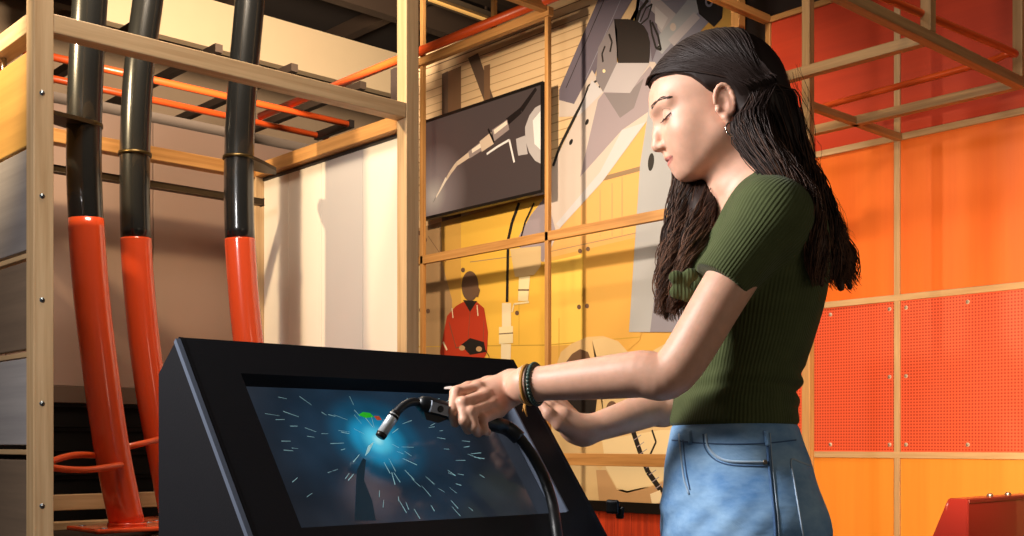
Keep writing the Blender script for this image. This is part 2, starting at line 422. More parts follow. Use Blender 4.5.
# ---------------- timber grid in front of the printed wall
XF = 5.45
tw = 0.034
t = thing('timber_grid', 'slim honey timber grid standing before the printed wall', 'timber frame', (XF, 5.5, 0.0))
def yat(px): return onx(px, 200, XF).y
zr = [onx(548, 13, XF).z, onx(548, 236.5, XF).z, onx(620, 460, XF).z]
yl, yr = yat(300), yat(752)
for z in zr:
    if z == zr[0]:
        obj('rail', box((XF-tw, yat(552), z-0.03), (XF+tw/2, yat(405), z+0.03), 0.003), pine(1), t)
        obj('rail', box((XF-tw/2, yr, z+0.3), (XF+tw/2, yat(548), z+0.36), 0.003), pine(1), t)
    else:
        obj('rail', box((XF-tw/2, yr, z-(tw*.95 if z > 2 else .040)), (XF+tw/2, yat(405), z+(tw*.95 if z > 2 else .040)), 0.003), pine(1), t)
for px, za, zb, s in ((548, 0.0, zr[0]+0.02, tw), (423, 0.0, 5.3, tw), (494, zr[0], 5.3, tw), (738, 0.0, 5.3, 0.06)):
    y = yat(px)
    obj('post', box((XF-s/2, y-s/2, za), (XF+s/2, y+s/2, zb), 0.003), pine(2), t)
y = yat(548)
obj('cross_beam', box((3.6, y-0.03, zr[0]+0.0), (XF-tw, y+0.03, zr[0]+0.06), 0.003), pine(0), t)

# ================================================================ orange panel wall
yb = {}
def yo(px): return onx(px, 300, XO).y
zo = [onx(898, 138, XO).z, onx(898, 298, XO).z, onx(898, 455, XO).z]
ztop = onx(765, 22, XO).z
ys = [yo(768), 0.0, yo(898), 0, 0]
wdt = 0.73
ys = [yo(898)+wdt+0.08, yo(898), yo(898)-wdt-0.03, yo(898)-2*wdt-0.06]
t = thing('orange_panel_wall', 'tall orange plywood panel wall with oak battens and two rows of pegboard', 'wall panel', (XO, yo(898), 0))
oran = wood('orange_ply', '#ee7424', '#e66a1f', 2, 0.45, 3.0); redp = wood('red_ply', '#cc3f1c', '#bd3718', 1, 0.5, 3.0); amb = wood('amber_ply', '#f39a38', '#ee8f30', 2, 0.45, 3.0)
# pegboard material: rows of dark holes
m, nt, bb = new_mat('pegboard'); N = nt.nodes; L = nt.links
tc = N.new('ShaderNodeTexCoord'); sp = N.new('ShaderNodeSeparateXYZ'); L.new(tc.outputs['Object'], sp.inputs[0])
def fr(out):
    a = N.new('ShaderNodeMath'); a.operation = 'MULTIPLY'; a.inputs[1].default_value = 1/0.0165; L.new(out, a.inputs[0])
    f = N.new('ShaderNodeMath'); f.operation = 'FRACT'; L.new(a.outputs[0], f.inputs[0])
    s = N.new('ShaderNodeMath'); s.operation = 'SUBTRACT'; s.inputs[1].default_value = 0.5; L.new(f.outputs[0], s.inputs[0])
    q = N.new('ShaderNodeMath'); q.operation = 'POWER'; q.inputs[1].default_value = 2; L.new(s.outputs[0], q.inputs[0]); return q
q1 = fr(sp.outputs['Y']); q2 = fr(sp.outputs['Z'])
ad = N.new('ShaderNodeMath'); ad.operation = 'ADD'; L.new(q1.outputs[0], ad.inputs[0]); L.new(q2.outputs[0], ad.inputs[1])
ls = N.new('ShaderNodeMath'); ls.operation = 'LESS_THAN'; ls.inputs[1].default_value = 0.085; L.new(ad.outputs[0], ls.inputs[0])
mx = N.new('ShaderNodeMix'); mx.data_type = 'RGBA'; mx.inputs[6].default_value = hexc('#e2603f'); mx.inputs[7].default_value = hexc('#a8341c')
L.new(ls.outputs[0], mx.inputs['Factor']); L.new(mx.outputs[2], bb.inputs['Base Color']); bb.inputs['Roughness'].default_value = 0.4
peg = m
bw = 0.017
scm = mat('pale_screw', '#e8d8c8', 0.4, 0.2)
zs = [ztop, zo[0], zo[1], zo[2], 0.02]
for i in range(3):
    ya, yb_ = ys[i], ys[i+1]
    for j in range(4):
        mm = (redp, oran, peg, amb)[j]
        o = obj('pegboard' if j == 2 else 'panel', box((XO, yb_+0.002, zs[j+1]+0.002), (XO+0.02, ya-0.002, zs[j]-0.002), 0.002), mm, t)
        if j == 2:
            for zz in (zs[j]-0.055, (zs[j]+zs[j+1])/2, zs[j+1]+0.055):
                for f in (0.06, 0.5, 0.94):
                    if abs(zz-(zs[j]+zs[j+1])/2) < 0.01 and f == 0.5: continue
                    if i == 0 and f == 0.5 and False: continue
                    screw(o, (XO, yb_ + (ya-yb_)*f, zz), (-1, 0, 0), 0.011, scm)
for i in range(4):
    obj('batten', box((XO-0.014, ys[i]-bw, 0.02), (XO+0.02, ys[i]+bw, ztop if i < 1 else zs[0]), 0.003), oak(2) if i else pine(2), t)
for j in range(1, 4):
    obj('batten', box((XO-0.016, ys[3], zs[j]-bw), (XO+0.018, ys[0], zs[j]+bw), 0.003), oak(1), t)
obj('batten', box((XO-0.016, ys[3], ztop-bw), (XO+0.018, ys[0], ztop+bw), 0.003), pine(1), t)
obj('top_beam', box((3.9, ys[0]-0.02, ztop-0.02), (XO-0.016, ys[0]+0.025, ztop+0.025), 0.003), pine(0), t)

def coak(axis): return wood('canopy_timber', '#b08a5c', '#8f6b42', axis)
# ================================================================ canopy frame of timber
k = 1.0
K = 1.12
zc = zo[0]
w = 0.045
t = thing('canopy_frame', 'oak canopy frame reaching out from the orange panel wall at head height', 'timber frame', (4.8, 2.6, 0))
xa2, xa1, yb1, yb2 = 3.85*K, 4.6*K, 2.72*K, 1.99*K
h = w/2
obj('rail', box((xa1-h, yb2+h, zc-h), (xa1+h, yb1+0.42, zc+h), 0.003), coak(1), t)
obj('rail', box((xa2-h, yb2+h, zc-h), (xa2+h, yb1+0.33, zc+h), 0.003), coak(1), t)
obj('beam', box((2.7, yb2-h, zc-h), (xa1+h, yb2+h, zc+h), 0.003), coak(0), t)
obj('beam', box((4.2*K, yb1-h*0.8, zc-h), (XO-0.018, yb1+h*0.8, zc+h*0.6), 0.003), coak(0), t)
def post_at(px, x, za, zb, s=w, m=None):
    y = onx(px, 300, x).y
    return obj('post', box((x-s/2, y-s/2, za), (x+s/2, y+s/2, zb), 0.003), m or coak(2), t)
post_at(808, 4.2*K-0.01, 0.0, 5.2, 0.043)
obj('post', box((xa2-h, yb2-h, zc+h), (xa2+h, yb2+h, 5.0), 0.003), coak(2), t)
obj('post', box((xa1-h, yb2-h, zc+h), (xa1+h, yb2+h, 5.0), 0.003), coak(2), t)
obj('post', box((xa1-h, yb2-0.72-h, 0.0), (xa1+h, yb2-0.72+h, 5.0), 0.003), coak(2), t)
# orange tube above the canopy
zt2 = zc + 0.10
pa = onz(822, 107, zt2); pb = onz(984, 63, zt2); pc = onz(1012, 52, zt2); pd = onz(880, -4, zt2)
pts = [pa] + [pb] + [pb.lerp(pc, 0.5)+Vector((0.0, -0.05, 0)), pc] + [pd]
cp = [tuple(p) for p in (pa, pa.lerp(pb, .5), pb)] + [tuple(pc.lerp(pb, .55) + (pc-pb)*0.35), tuple(pc)] + [tuple(pc.lerp(pd, .5)), tuple(pd)]
b = tube([Vector(p) for p in catmull(cp, 6)], 0.016)
obj('hoop_tube', b, mat('orange_tube_satin', '#d8531f', 0.35, var=0.03), t)

# ================================================================ red case lower right
prof = [(948, 499), (932, 536), (922, 560), (922, 640)]
t = thing('red_case', 'dark red slanted case at the foot of the orange panel wall', 'case', tuple(W(985, 700, 4.2)*1.0))
ORG[t.name] = Vector(t.location)
p_l = W(968, 499, 4.0); zt_ = p_l.z
x0 = p_l.x; y0 = p_l.y
bm = bm_new()
# left face lies along y at x0; slanted upper edge going back
L_ = []
for px, py in ((968, 499), (948, 499), (922, 560)):
    q = onx(px, py, x0); L_.append(Vector((x0, q.y, q.z)))
L_[1].z = zt_
pr = [Vector((x0, y0, zt_)), L_[1], L_[2], Vector((x0, L_[2].y, 0.0)), Vector((x0, y0, 0.0))]
add_prism(bm, pr, (0.6, 0, 0))
bmesh.ops.bevel(bm, geom=[e for e in bm.edges if e.calc_length() > 0.05], offset=0.004, segments=2, affect='EDGES')
obj('body', bm, mat('dark_red_enamel', '#5a1410', 0.3, var=0.04, coat=0.3), t)
for px in (990, 1008):
    q = ony(px, 499, y0+0.03)
    b = bm_new(); add_tube(b, [(q.x, q.y, zt_-0.003), (q.x, q.y, zt_+0.008), (q.x, q.y, zt_+0.012)], [0.011, 0.011, 0.006], 10)
    obj('bolt', b, mat('steel_bolt', '#8b7f78', 0.3, 0.9), t)
b = bm_new(); add_box(b, (x0+0.004, y0-0.004, zt_-0.016), (x0+0.6, y0+0.001, zt_-0.002), 0.002); obj('rim', b, mat('dark_red_rim', '#4a100d', 0.35), t)

# ================================================================ left timber bay
XA, XB, YA, YB = 1.234, 2.569, 3.355, 4.43
s = 0.058
z0, z1 = 2.187, 2.242
t = thing('timber_bay', 'pale oak post and rail bay framing the black and orange poles', 'timber frame', (XA, YA, 0))
pA = obj('post', box((XA-s/2, YA-s/2, 0), (XA+s/2, YA+s/2, 3.2), 0.003), oak(2), t)
for py in (93, 196, 300, 403.5, 506):
    q = ony(42, py, YA-s/2); screw(pA, q, (0, -1, 0), 0.0075)
q = ony(42, -10, YA-s/2); screw(pA, q, (0, -1, 0), 0.0075)
obj('post', box((XB-s/2, YA-s/2, 0), (XB+s/2, YA+s/2, 3.2), 0.003), oak(2), t)
obj('post', box((XB-s/2, YB-s/2, 0), (XB+s/2, YB+s/2, z0), 0.003), oak(2), t)
obj('post', box((XA-s/2, YB-s/2, 0), (XA+s/2, YB+s/2, z0), 0.003), oak(2), t)
obj('rail', box((XA+s/2, YA-s/2, z0), (XB-s/2, YA+s/2, z1), 0.003), oak(0), t)
obj('rail', box((XA-s/2, YA+s/2, z0), (XA+s/2, 4.66, z1), 0.003), oak(1), t)
obj('rail', box((XB-s/2, YA+s/2, z0-0.03), (XB+s/2, YB+s/2, z1-0.03), 0.003), pine(1), t)
obj('rail', box((XA+s/2, YB-s/2, z0-0.035), (XB-s/2, YB+s/2, z1-0.035), 0.003), pine(0), t)
obj('rail', box((XA+s/2, YB-s/2, 0.74), (XB-s/2, YB+s/2, 0.80), 0.003), oak(0), t)
b = bm_new(); q = onx(4, 66, XA); add_tube(b, [(XA, q.y, z0+0.005), (XA, q.y, z0-0.10)], 0.008, 10); add_tube(b, [(XA, q.y, z0-0.10), (XA, q.y, z0-0.115)], [0.011, 0.006], 10)
obj('hanger_bolt', b, mat('chrome', '#c8ccd2', 0.15, 1.0), t)
# side panels of the bay at far left
def side(label, pa, pb_, m, gap=0.0):
    """panel in the plane x=XA, upper edge through pixel pa, lower through pb_ at the post"""
    zt = onx(27, pa, XA).z; zb = onx(27, pb_, XA).z
    bb = box((XA-0.014, YA+s/2+0.004, zb), (XA+0.010, 4.66, zt), 0.003)
    return obj('side_panel', bb, m, None, label=label, cat='panel', group='side panels of the timber bay')
gold = wood('golden_ply', '#b58a45', '#9c7436', 1, 0.5, 5)
gry = wood('grey_board', '#8c8685', '#7a7474', 1, 0.6, 6); gryb = wood('brown_board', '#7e6a58', '#6d5b4c', 1, 0.6, 6); pale = wood('pale_grey_board', '#a9a3a2', '#948f90', 1, 0.6, 6)
side('golden plywood side panel below the top rail at the far left', 56, 149, gold)
side('blue-grey side board directly below the golden panel at far left', 152, 252, gry)
side('brown-grey side board, second below the golden panel at far left', 263, 350, gryb)
side('pale grey side board, third below the golden panel at far left', 359, 445, pale)
side('brown side board lowest of the stack at far left', 460, 600, gryb)
b = bm_new()
for pa in (256, 354, 451):
    z = onx(27, pa, XA).z; add_box(b, (XA-0.012, YA+s/2+0.01, z-0.011), (XA+0.014, 4.66, z+0.004), 0.002)
obj('shelf_slats', b, oak(1), t)
# white lit panel on the right side of the bay
lp = bm_new()
xl = XB+0.012
ye = [YA+s/2+0.002, 3.66, 3.95, 4.2, YB-s/2]
for i in range(4): add_box(lp, (xl, ye[i]+0.001, 0.3), (xl+0.02, ye[i+1]-0.001, z0-0.045), 0.001)
obj('white_panel', lp, mat('white_laminate', '#e6dccf', 0.42, var=0.02), None, label='white laminate boards closing the right side of the oak bay', cat='panel')
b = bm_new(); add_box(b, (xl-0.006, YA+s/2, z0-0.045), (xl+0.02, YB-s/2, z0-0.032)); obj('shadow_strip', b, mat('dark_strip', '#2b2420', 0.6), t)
# mauve back panel with dark louvres below
ym = 4.72
b = bm_new()
zt = ony(100, 112, ym).z
zb = ony(100, 387, ym).z
for xa, xb in ((0.2, 1.60), (1.604, 2.22), (2.224, 3.3)): add_box(b, (xa, ym, zb), (xb, ym+0.03, zt), 0.002)
obj('back_panel', b, mat('mauve_panel', '#9a8072', 0.65, var=0.04), None, label='mauve-brown panelling behind the poles', cat='panel')
b = bm_new(); add_box(b, (0.2, ym-0.02, zb-0.07), (2.5, ym+0.04, zb-0.002), 0.002)
t2 = thing('louvre_panel', 'black louvred panel below the mauve panelling', 'panel', (1.4, ym, 0.75))
obj('header', b, mat('taupe_header', '#5d4a3c', 0.7), t2)
b = bm_new(); add_box(b, (0.2, ym+0.03, 0.0), (2.5, ym+0.05, zb-0.07)); obj('backing', b, mat('louvre_black', '#0b0908', 0.7), t2)
zz = zb-0.08
b = bm_new()
while zz > 0.62:
    obox(b, (0.2, ym+0.01, zz-0.05), (2.5, ym+0.01, zz-0.05), 0.012, 0.085, up=(0, 0.25, 1)); zz -= 0.10
obj('slats', b, mat('louvre_black2', '#0c0a09', 0.8, spec=0.1), t2)

# plinth
pz = 0.70
b = bm_new(); add_box(b, (XA+0.06, YA+0.06, 0.0), (XB-0.035, YB-0.035, pz-0.03), 0.004)
t3 = thing('plinth', 'black plinth with an oak rim carrying the poles', 'plinth', (1.9, 3.9, 0))
obj('body', b, mat('plinth_black', '#1b1714', 0.6), t3)
b = bm_new()
add_box(b, (XA+0.05, YA+0.05, pz-0.03), (XB-0.035, YA+0.13, pz), 0.003); add_box(b, (XA+0.05, YB-0.11, pz-0.03), (XB-0.035, YB-0.035, pz), 0.003); add_box(b, (XA+0.05, YA+0.13, pz-0.03), (XA+0.12, YB-0.11, pz), 0.003); add_box(b, (XB-0.11, YA+0.13, pz-0.03), (XB-0.035, YB-0.11, pz), 0.003)
obj('rim', b, oak(0), t3)

# ================================================================ bent poles
blk = mat('black_enamel', '#20201f', 0.25, var=0.05, coat=0.5); orn = mat('orange_gloss', '#e85228', 0.22, var=0.03, coat=0.6)
brs = mat('dark_brass', '#5c4a2a', 0.35, 0.8); btube = mat('bronze_tube', '#43331f', 0.4, 0.5)
def pole(label, pxs, y, split, rad, base=True):
    """pxs: (px, py) down the pole in the plane y (upright plane along x)"""
    pts = [Vector(p) for p in catmull([tuple(ony(px, py, y)) for px, py in pxs], 8)]
    zsp = ony(pxs[0][0], split, y).z
    pts2 = [ony(0, 0, 1)]*0
    up = [p for p in pts if p.z >= zsp]; lo = [p for p in pts if p.z < zsp]
    f = (up[-1].z - zsp)/(up[-1].z - lo[0].z); mid = up[-1].lerp(lo[0], f)
    up.append(mid); lo.insert(0, mid.copy())
    t = thing('bent_pole', label, 'pole', (lo[-1].x, lo[-1].y, pz), 'bent two-colour poles in the oak bay')
    obj('upper_tube', tube(up, rad, 24), blk, t, True)
    obj('lower_tube', tube(lo, rad*1.03, 24), orn, t, True)
    b = bm_new(); e = lo[-1]
    add_box(b, (e.x-0.16, e.y-0.13, pz+0.0005), (e.x+0.16, e.y+0.13, pz+0.016), 0.006)
    fl = obj('base_plate', b, orn, t)
    for dx, dy in ((-.12, -.09), (.12, -.09), (-.12, .09), (.12, .09)): screw(fl, (e.x+dx, e.y+dy, pz+0.016), (0, 0, 1), 0.013)
    b = bm_new(); add_tube(b, [(e.x, e.y, pz+0.016), (e.x, e.y, pz+0.026)], rad*1.15, 24); obj('weld_ring', b, orn, t)
    return t, up, lo
zend = lambda y: None
def with_base(pxs, y):
    q = pxs[-1]; z = pz+0.01
    p = ony(q[0], q[1], y); return pxs
T1, up1, lo1 = pole('frontmost black and orange bent pole, nearest the pale oak post', [(94, -60), (90, 0), (86, 70), (84, 140), (85, 200), (90, 280), (99, 360), (112, 450), (127, 524)], 3.80, 220, 0.057)
T2, up2, lo2 = pole('middle black and orange bent pole, olive-tinged at the top', [(154, -60), (148, 0), (139, 70), (135, 150), (136, 240), (142, 320), (151, 390), (162, 450), (176, 522)], 4.06, 241, 0.055)
T3, up3, lo3 = pole('rightmost black and orange bent pole, before the white lit boards', [(254, -60), (250, 0), (243, 80), (239, 160), (240, 240), (247, 330), (258, 400), (274, 490), (282, 532)], 3.85, 241, 0.055)
# handrail bar and brackets between the poles
yb0 = 4.22
b = bm_new()
pL = ony(30, 164, yb0); pR = ony(262, 195, yb0)
zbar = 2.06
obox(b, (pL.x, yb0, zbar-.055), (pR.x, yb0, zbar-.055), 0.03, 0.026, bevel=0.004)
t = thing('bracket_rail', 'flat dark bronze bar tying the bent poles below the oak rails', 'rail', (1.9, yb0, zbar))
obj('bar', b, btube, t)
def at_z(pts, z):
    for i in range(len(pts)-1):
        if pts[i].z >= z >= pts[i+1].z:
            return pts[i].lerp(pts[i+1], (pts[i].z-z)/(pts[i].z-pts[i+1].z))
    return pts[-1]
for up in (up1, up2, up3):
    c = at_z(up, zbar+0.01)
    b = bm_new()
    add_tube(b, [c + Vector((0, 0, -0.007)), c + Vector((0, 0, 0.005))], 0.0605, 24); obj('collar', b, brs, t)
c = at_z(up1, zbar)
def leaf(c, x1, y1, z, m, name, par):
    """a flat tapering plate from a pole to a point"""
    b = bm_new(); d = Vector((x1-c.x, y1-c.y, 0)); n = Vector((-d.y, d.x, 0)).normalized(); d0 = d.normalized()
    P_ = [c + n*0.06, c + d*0.3 + n*0.055, c + d*0.8 + n*0.035, c + d, c + d*0.8 - n*0.035, c + d*0.3 - n*0.055, c - n*0.06]
    P_ = [Vector((p.x, p.y, z)) for p in P_]
    add_prism(b, P_, (0, 0, 0.014)); return obj(name, b, m, par)
e = ony(17, 154, 3.72); leaf(c, e.x, e.y, zbar+0.0, btube, 'bracket_plate', t)
c = at_z(up3, zbar); e = ony(276, 190, 3.95); leaf(c, e.x, e.y, zbar+0.0, btube, 'bracket_plate', t)
# orange tie low between the first two poles
zl = 0.925
c1 = at_z(lo1, zl); c2 = at_z(lo2, zl)
t = thing('tie_loop', 'narrow orange loop of bent bar tying the poles low down', 'tie bar', (c1.x, c1.y, zl))
e = ony(46, 463, 3.62)
P_ = [c1 + Vector((0.0, -0.055, 0)), c1.lerp(Vector((e.x, e.y, zl)), .55) + Vector((0, -.045, 0)), Vector((e.x, e.y, zl)), c1.lerp(Vector((e.x, e.y, zl)), .55) + Vector((0, .05, 0.005)), c1 + Vector((0, 0.055, 0.0))]
b = tube([Vector(p) for p in catmull([(p.x, p.y, zl + z_) for p, z_ in zip(P_, (.0, -.012, .004, .034, .03))], 8)], 0.011, 10); obj('loop', b, otm, t)
b = tube([Vector((c1.x+0.05, c1.y+0.02, zl+.06)), Vector((c2.x-0.02, c2.y-0.055, zl+0.095))], 0.011, 10); obj('bar', b, otm, t)
# ================================================================ kiosk (simulator console)
KY = 1.537; KZ = 1.153; kx0, kx1 = 0.757, 1.425      # top edge (y, z) and left / right sides
TH = math.radians(53.0)                               # slope of the face
dn = Vector((0, -math.cos(TH), -math.sin(TH)))        # down the face
fn = Vector((0, -math.sin(TH), math.cos(TH)))         # out of the face
def onface(px, py, off=0.0):
    r = ray(px, py); o = Vector((0, 0, CAMZ)); p0 = Vector((0, KY, KZ)) + fn*off
    d = (p0-o).dot(fn)/r.dot(fn); return o + r*d
def ft(p): return (p - Vector((0, KY, KZ))).dot(dn)
fl = 0.45                                             # face length
bot = Vector((0, KY, KZ)) + dn*fl
back = onx(157, 372, kx0)
prof = [(KY, KZ), (bot.y, bot.z), (bot.y+0.10, bot.z-0.05), (bot.y+0.16, 0.04), (bot.y+0.14, 0.0), (back.y, 0.0), (back.y, back.z)]
t = thing('simulator_kiosk', 'black slanted welding simulator kiosk with an inset screen, before the woman', 'kiosk', (1.1, 1.5, 0))
kblk = mat('kiosk_black', '#17171b', 0.5, var=0.06, scale=30, bump=0.05, bscale=300, spec=0.22)
# screen opening on the face: x range sx0..sx1, down-face range st0..st1
TLc, BLc = onface(246, 382), onface(300, 528)
TRc, BRc = onface(506, 384), onface(567, 516)
sx0 = (TLc.x+BLc.x)/2; sx1 = (TRc.x+BRc.x)/2; st0 = (ft(onface(246, 376))+ft(onface(505, 383)))/2; st1 = (ft(BLc)+ft(onface(545, 513)))/2
print('SCREEN', sx0, sx1, st0, st1, TLc, BLc, TRc, BRc, ft(TLc), ft(TRc), ft(BLc), ft(BRc), back)
rec = 0.030
def fp(x, tt, off=0.0): return Vector((x, KY, KZ)) + dn*tt + fn*off
b = bm_new()
# side cheeks and body: shell prism without the face, then the bezel frame as its own part
bodyp = [Vector((kx0, KY, KZ)) - fn*0.03 + dn*0.012] + [Vector((kx0, y, z)) for y, z in prof[1:]]
inner = [Vector((kx0+.018, p.y, p.z)) for p in bodyp]
inner[0] = fp(kx0+.018, 0.02, -0.045); inner[1] = fp(kx0+.018, fl-0.01, -0.045)
add_prism(b, inner, (kx1-kx0-.036, 0, 0))
obj('body', b, kblk, t)
# cheeks: 18 mm side plates with the full outline
for xa in (kx0, kx1-0.018):
    b = bm_new(); add_prism(b, [Vector((xa, y, z)) for y, z in prof], (0.018, 0, 0))
    bmesh.ops.bevel(b, geom=[e for e in b.edges if abs(e.verts[0].co.x-e.verts[1].co.x) < 1e-6 and e.calc_length() > 0.04 and len(e.link_faces) == 2 and e.calc_face_angle(0) > 0.5], offset=0.0055, segments=2, affect='EDGES')
    obj('side_cheek', b, kblk, t)
b = bm_new()
def slab(x0, x1, t0, t1, o0, o1):
    v = [fp(x, tt, o) for o in (o0, o1) for x, tt in ((x0, t0), (x1, t0), (x1, t1), (x0, t1))]
    vs = [b.verts.new(p) for p in v]
    for f in ((0, 1, 2, 3), (4, 5, 6, 7), (0, 1, 5, 4), (1, 2, 6, 5), (2, 3, 7, 6), (3, 0, 4, 7)): b.faces.new([vs[i] for i in f])
ex = 0.0065
slab(kx0+ex, kx1-ex, 0.0, st0, -0.045, -0.0005); slab(kx0+ex, kx1-ex, st1, fl, -0.045, -0.0005)
slab(kx0+ex, sx0, st0, st1, -0.045, -0.0005); slab(sx1, kx1-ex, st0, st1, -0.045, -0.0005)
obj('bezel', b, kblk, t)
hlm = mat('edge_highlight_grey', '#6b7486', 0.35, 0.3)  # lighter colour painting the edge highlight and the lit recess wall
b = bm_new(); slab(kx0-.0008, kx0+.0065, .004, fl-.004, -.007, .0008); obj('edge_highlight', b, hlm, t, label='blue-grey strip painting the highlight along the left edge')
b = bm_new(); slab(sx1-.003, sx1+.0005, st0+.004, st1-.002, -.0295, .0004); obj('edge_highlight', b, hlm, t, label='blue-grey strip painting screen light on the recess wall right of the screen')
b = bm_new()
add_prism(b, [fp(kx0+ex, 0, -0.045), fp(kx0+ex, 0.0, -0.001), Vector((kx0+ex, back.y, back.z)), Vector((kx0+ex, back.y, back.z-0.05))], (kx1-kx0-2*ex, 0, 0))
obj('top_cover', b, kblk, t)
# display
arc = onface(378, 440, -rec)
m, nt, bb = new_mat('simulator_screen'); N = nt.nodes; L = nt.links
tc = N.new('ShaderNodeTexCoord'); vm = N.new('ShaderNodeVectorMath'); vm.operation = 'DISTANCE'; L.new(tc.outputs['Object'], vm.inputs[0]); vm.inputs[1].default_value = arc - ORG[t.name]
rp = N.new('ShaderNodeValToRGB'); cr = rp.color_ramp; cr.interpolation = 'EASE'
cr.elements[0].position = 0.0; cr.elements[0].color = hexc('#a8f0fa'); cr.elements[1].position = 0.24; cr.elements[1].color = hexc('#20242b')
for p_, c_ in ((0.014, '#52c4e2'), (0.035, '#1c86ae'), (0.062, '#164660'), (0.10, '#1a2c3c')):
    e = cr.elements.new(p_); e.color = hexc(c_)
L.new(vm.outputs['Value'], rp.inputs['Fac'])
nz = N.new('ShaderNodeTexNoise'); nz.inputs['Scale'].default_value = 9; L.new(tc.outputs['Object'], nz.inputs['Vector'])
mm = N.new('ShaderNodeMapRange'); mm.inputs[1].default_value = 0.3; mm.inputs[2].default_value = 0.7; mm.inputs[3].default_value = 0.6; mm.inputs[4].default_value = 1.4; L.new(nz.outputs['Fac'], mm.inputs[0])
L.new(rp.outputs['Color'], bb.inputs['Emission Color']); L.new(mm.outputs[0], bb.inputs['Emission Strength'])
bb.inputs['Base Color'].default_value = (0.012, 0.014, 0.018, 1); bb.inputs['Roughness'].default_value = 0.12
scrm = m
spk = mat('spark_white', '#b9ecf2', 0.4, emit=0.35); grn = mat('gauge_green', '#2fbf2a', 0.4, emit=0.6); rdm = mat('gauge_red', '#d0502c', 0.4, emit=0.5); blu = mat('seam_blue', '#14303f', 0.4, emit=0.3)
b = bm_new()
add_poly(b, [fp(sx0, st0, -rec), fp(sx1, st0, -rec), fp(sx1, st1, -rec), fp(sx0, st1, -rec)], 0)
def sq(pts, mi, o=0.0006): add_poly(b, [onface(x, y, -rec+o) for x, y in pts], mi)
rnd = random.Random(3)
def inside(p): return sx0+0.004 < p.x < sx1-0.004 and st0+0.006 < ft(p) < st1-0.004
def streak(px, py, ang, ln, w):
    c = onface(px, py, -rec+0.0008)
    d = Vector((math.cos(ang), 0, 0)) + dn*math.sin(ang); s = Vector((-math.sin(ang), 0, 0)) + dn*math.cos(ang)
    a_, b_ = c - d*ln/2, c + d*ln/2
    if inside(a_) and inside(b_):
        add_poly(b, [a_ - s*w*0.3, b_ - s*w/2, b_ + s*w/2, a_ + s*w*0.3], 1)
for i in range(120):
    an = rnd.uniform(0, 2*math.pi); rr = 0.025 + 0.19*rnd.random()**0.8
    c = arc + Vector((math.cos(an)*rr, 0, 0)) + dn*(math.sin(an)*rr)
    d = Vector((math.cos(an), 0, 0)) + dn*math.sin(an); a2 = an + rnd.uniform(-.3, .3)
    ln = rnd.uniform(0.008, 0.026); w = rnd.uniform(0.0005, 0.0013)
    s = Vector((-math.sin(a2), 0, 0)) + dn*math.cos(a2); d = Vector((math.cos(a2), 0, 0)) + dn*math.sin(a2)
    A, B = c - d*ln/2 + fn*0.0008, c + d*ln/2 + fn*0.0008
    if inside(A) and inside(B): add_poly(b, [A - s*w*0.3, B - s*w/2, B + s*w/2, A + s*w*0.3], 1)
sq([(358, 415), (363, 412), (370, 413), (374, 417), (366, 418)], 2); sq([(374, 416), (379, 416), (382, 420), (377, 420)], 3)
sq([(365, 456), (368, 446), (374, 442), (369, 452)], 1)
sq([(357, 470), (363, 458), (366, 460), (364, 480), (372, 500), (376, 520), (355, 520), (356, 490)], 4)
obj('display', b, [scrm, spk, grn, rdm, blu], t)
# latch on the right side
q = onx(612, 508, kx1)
b = bm_new(); add_box(b, (kx1-0.002, q.y-0.014, q.z-0.010), (kx1+0.005, q.y+0.014, q.z+0.014), 0.004); add_box(b, (kx1+0.004, q.y-0.020, q.z-0.018), (kx1+0.009, q.y-0.004, q.z+0.003), 0.004)
obj('latch', b, mat('latch_black', '#0f0f10', 0.35), t)
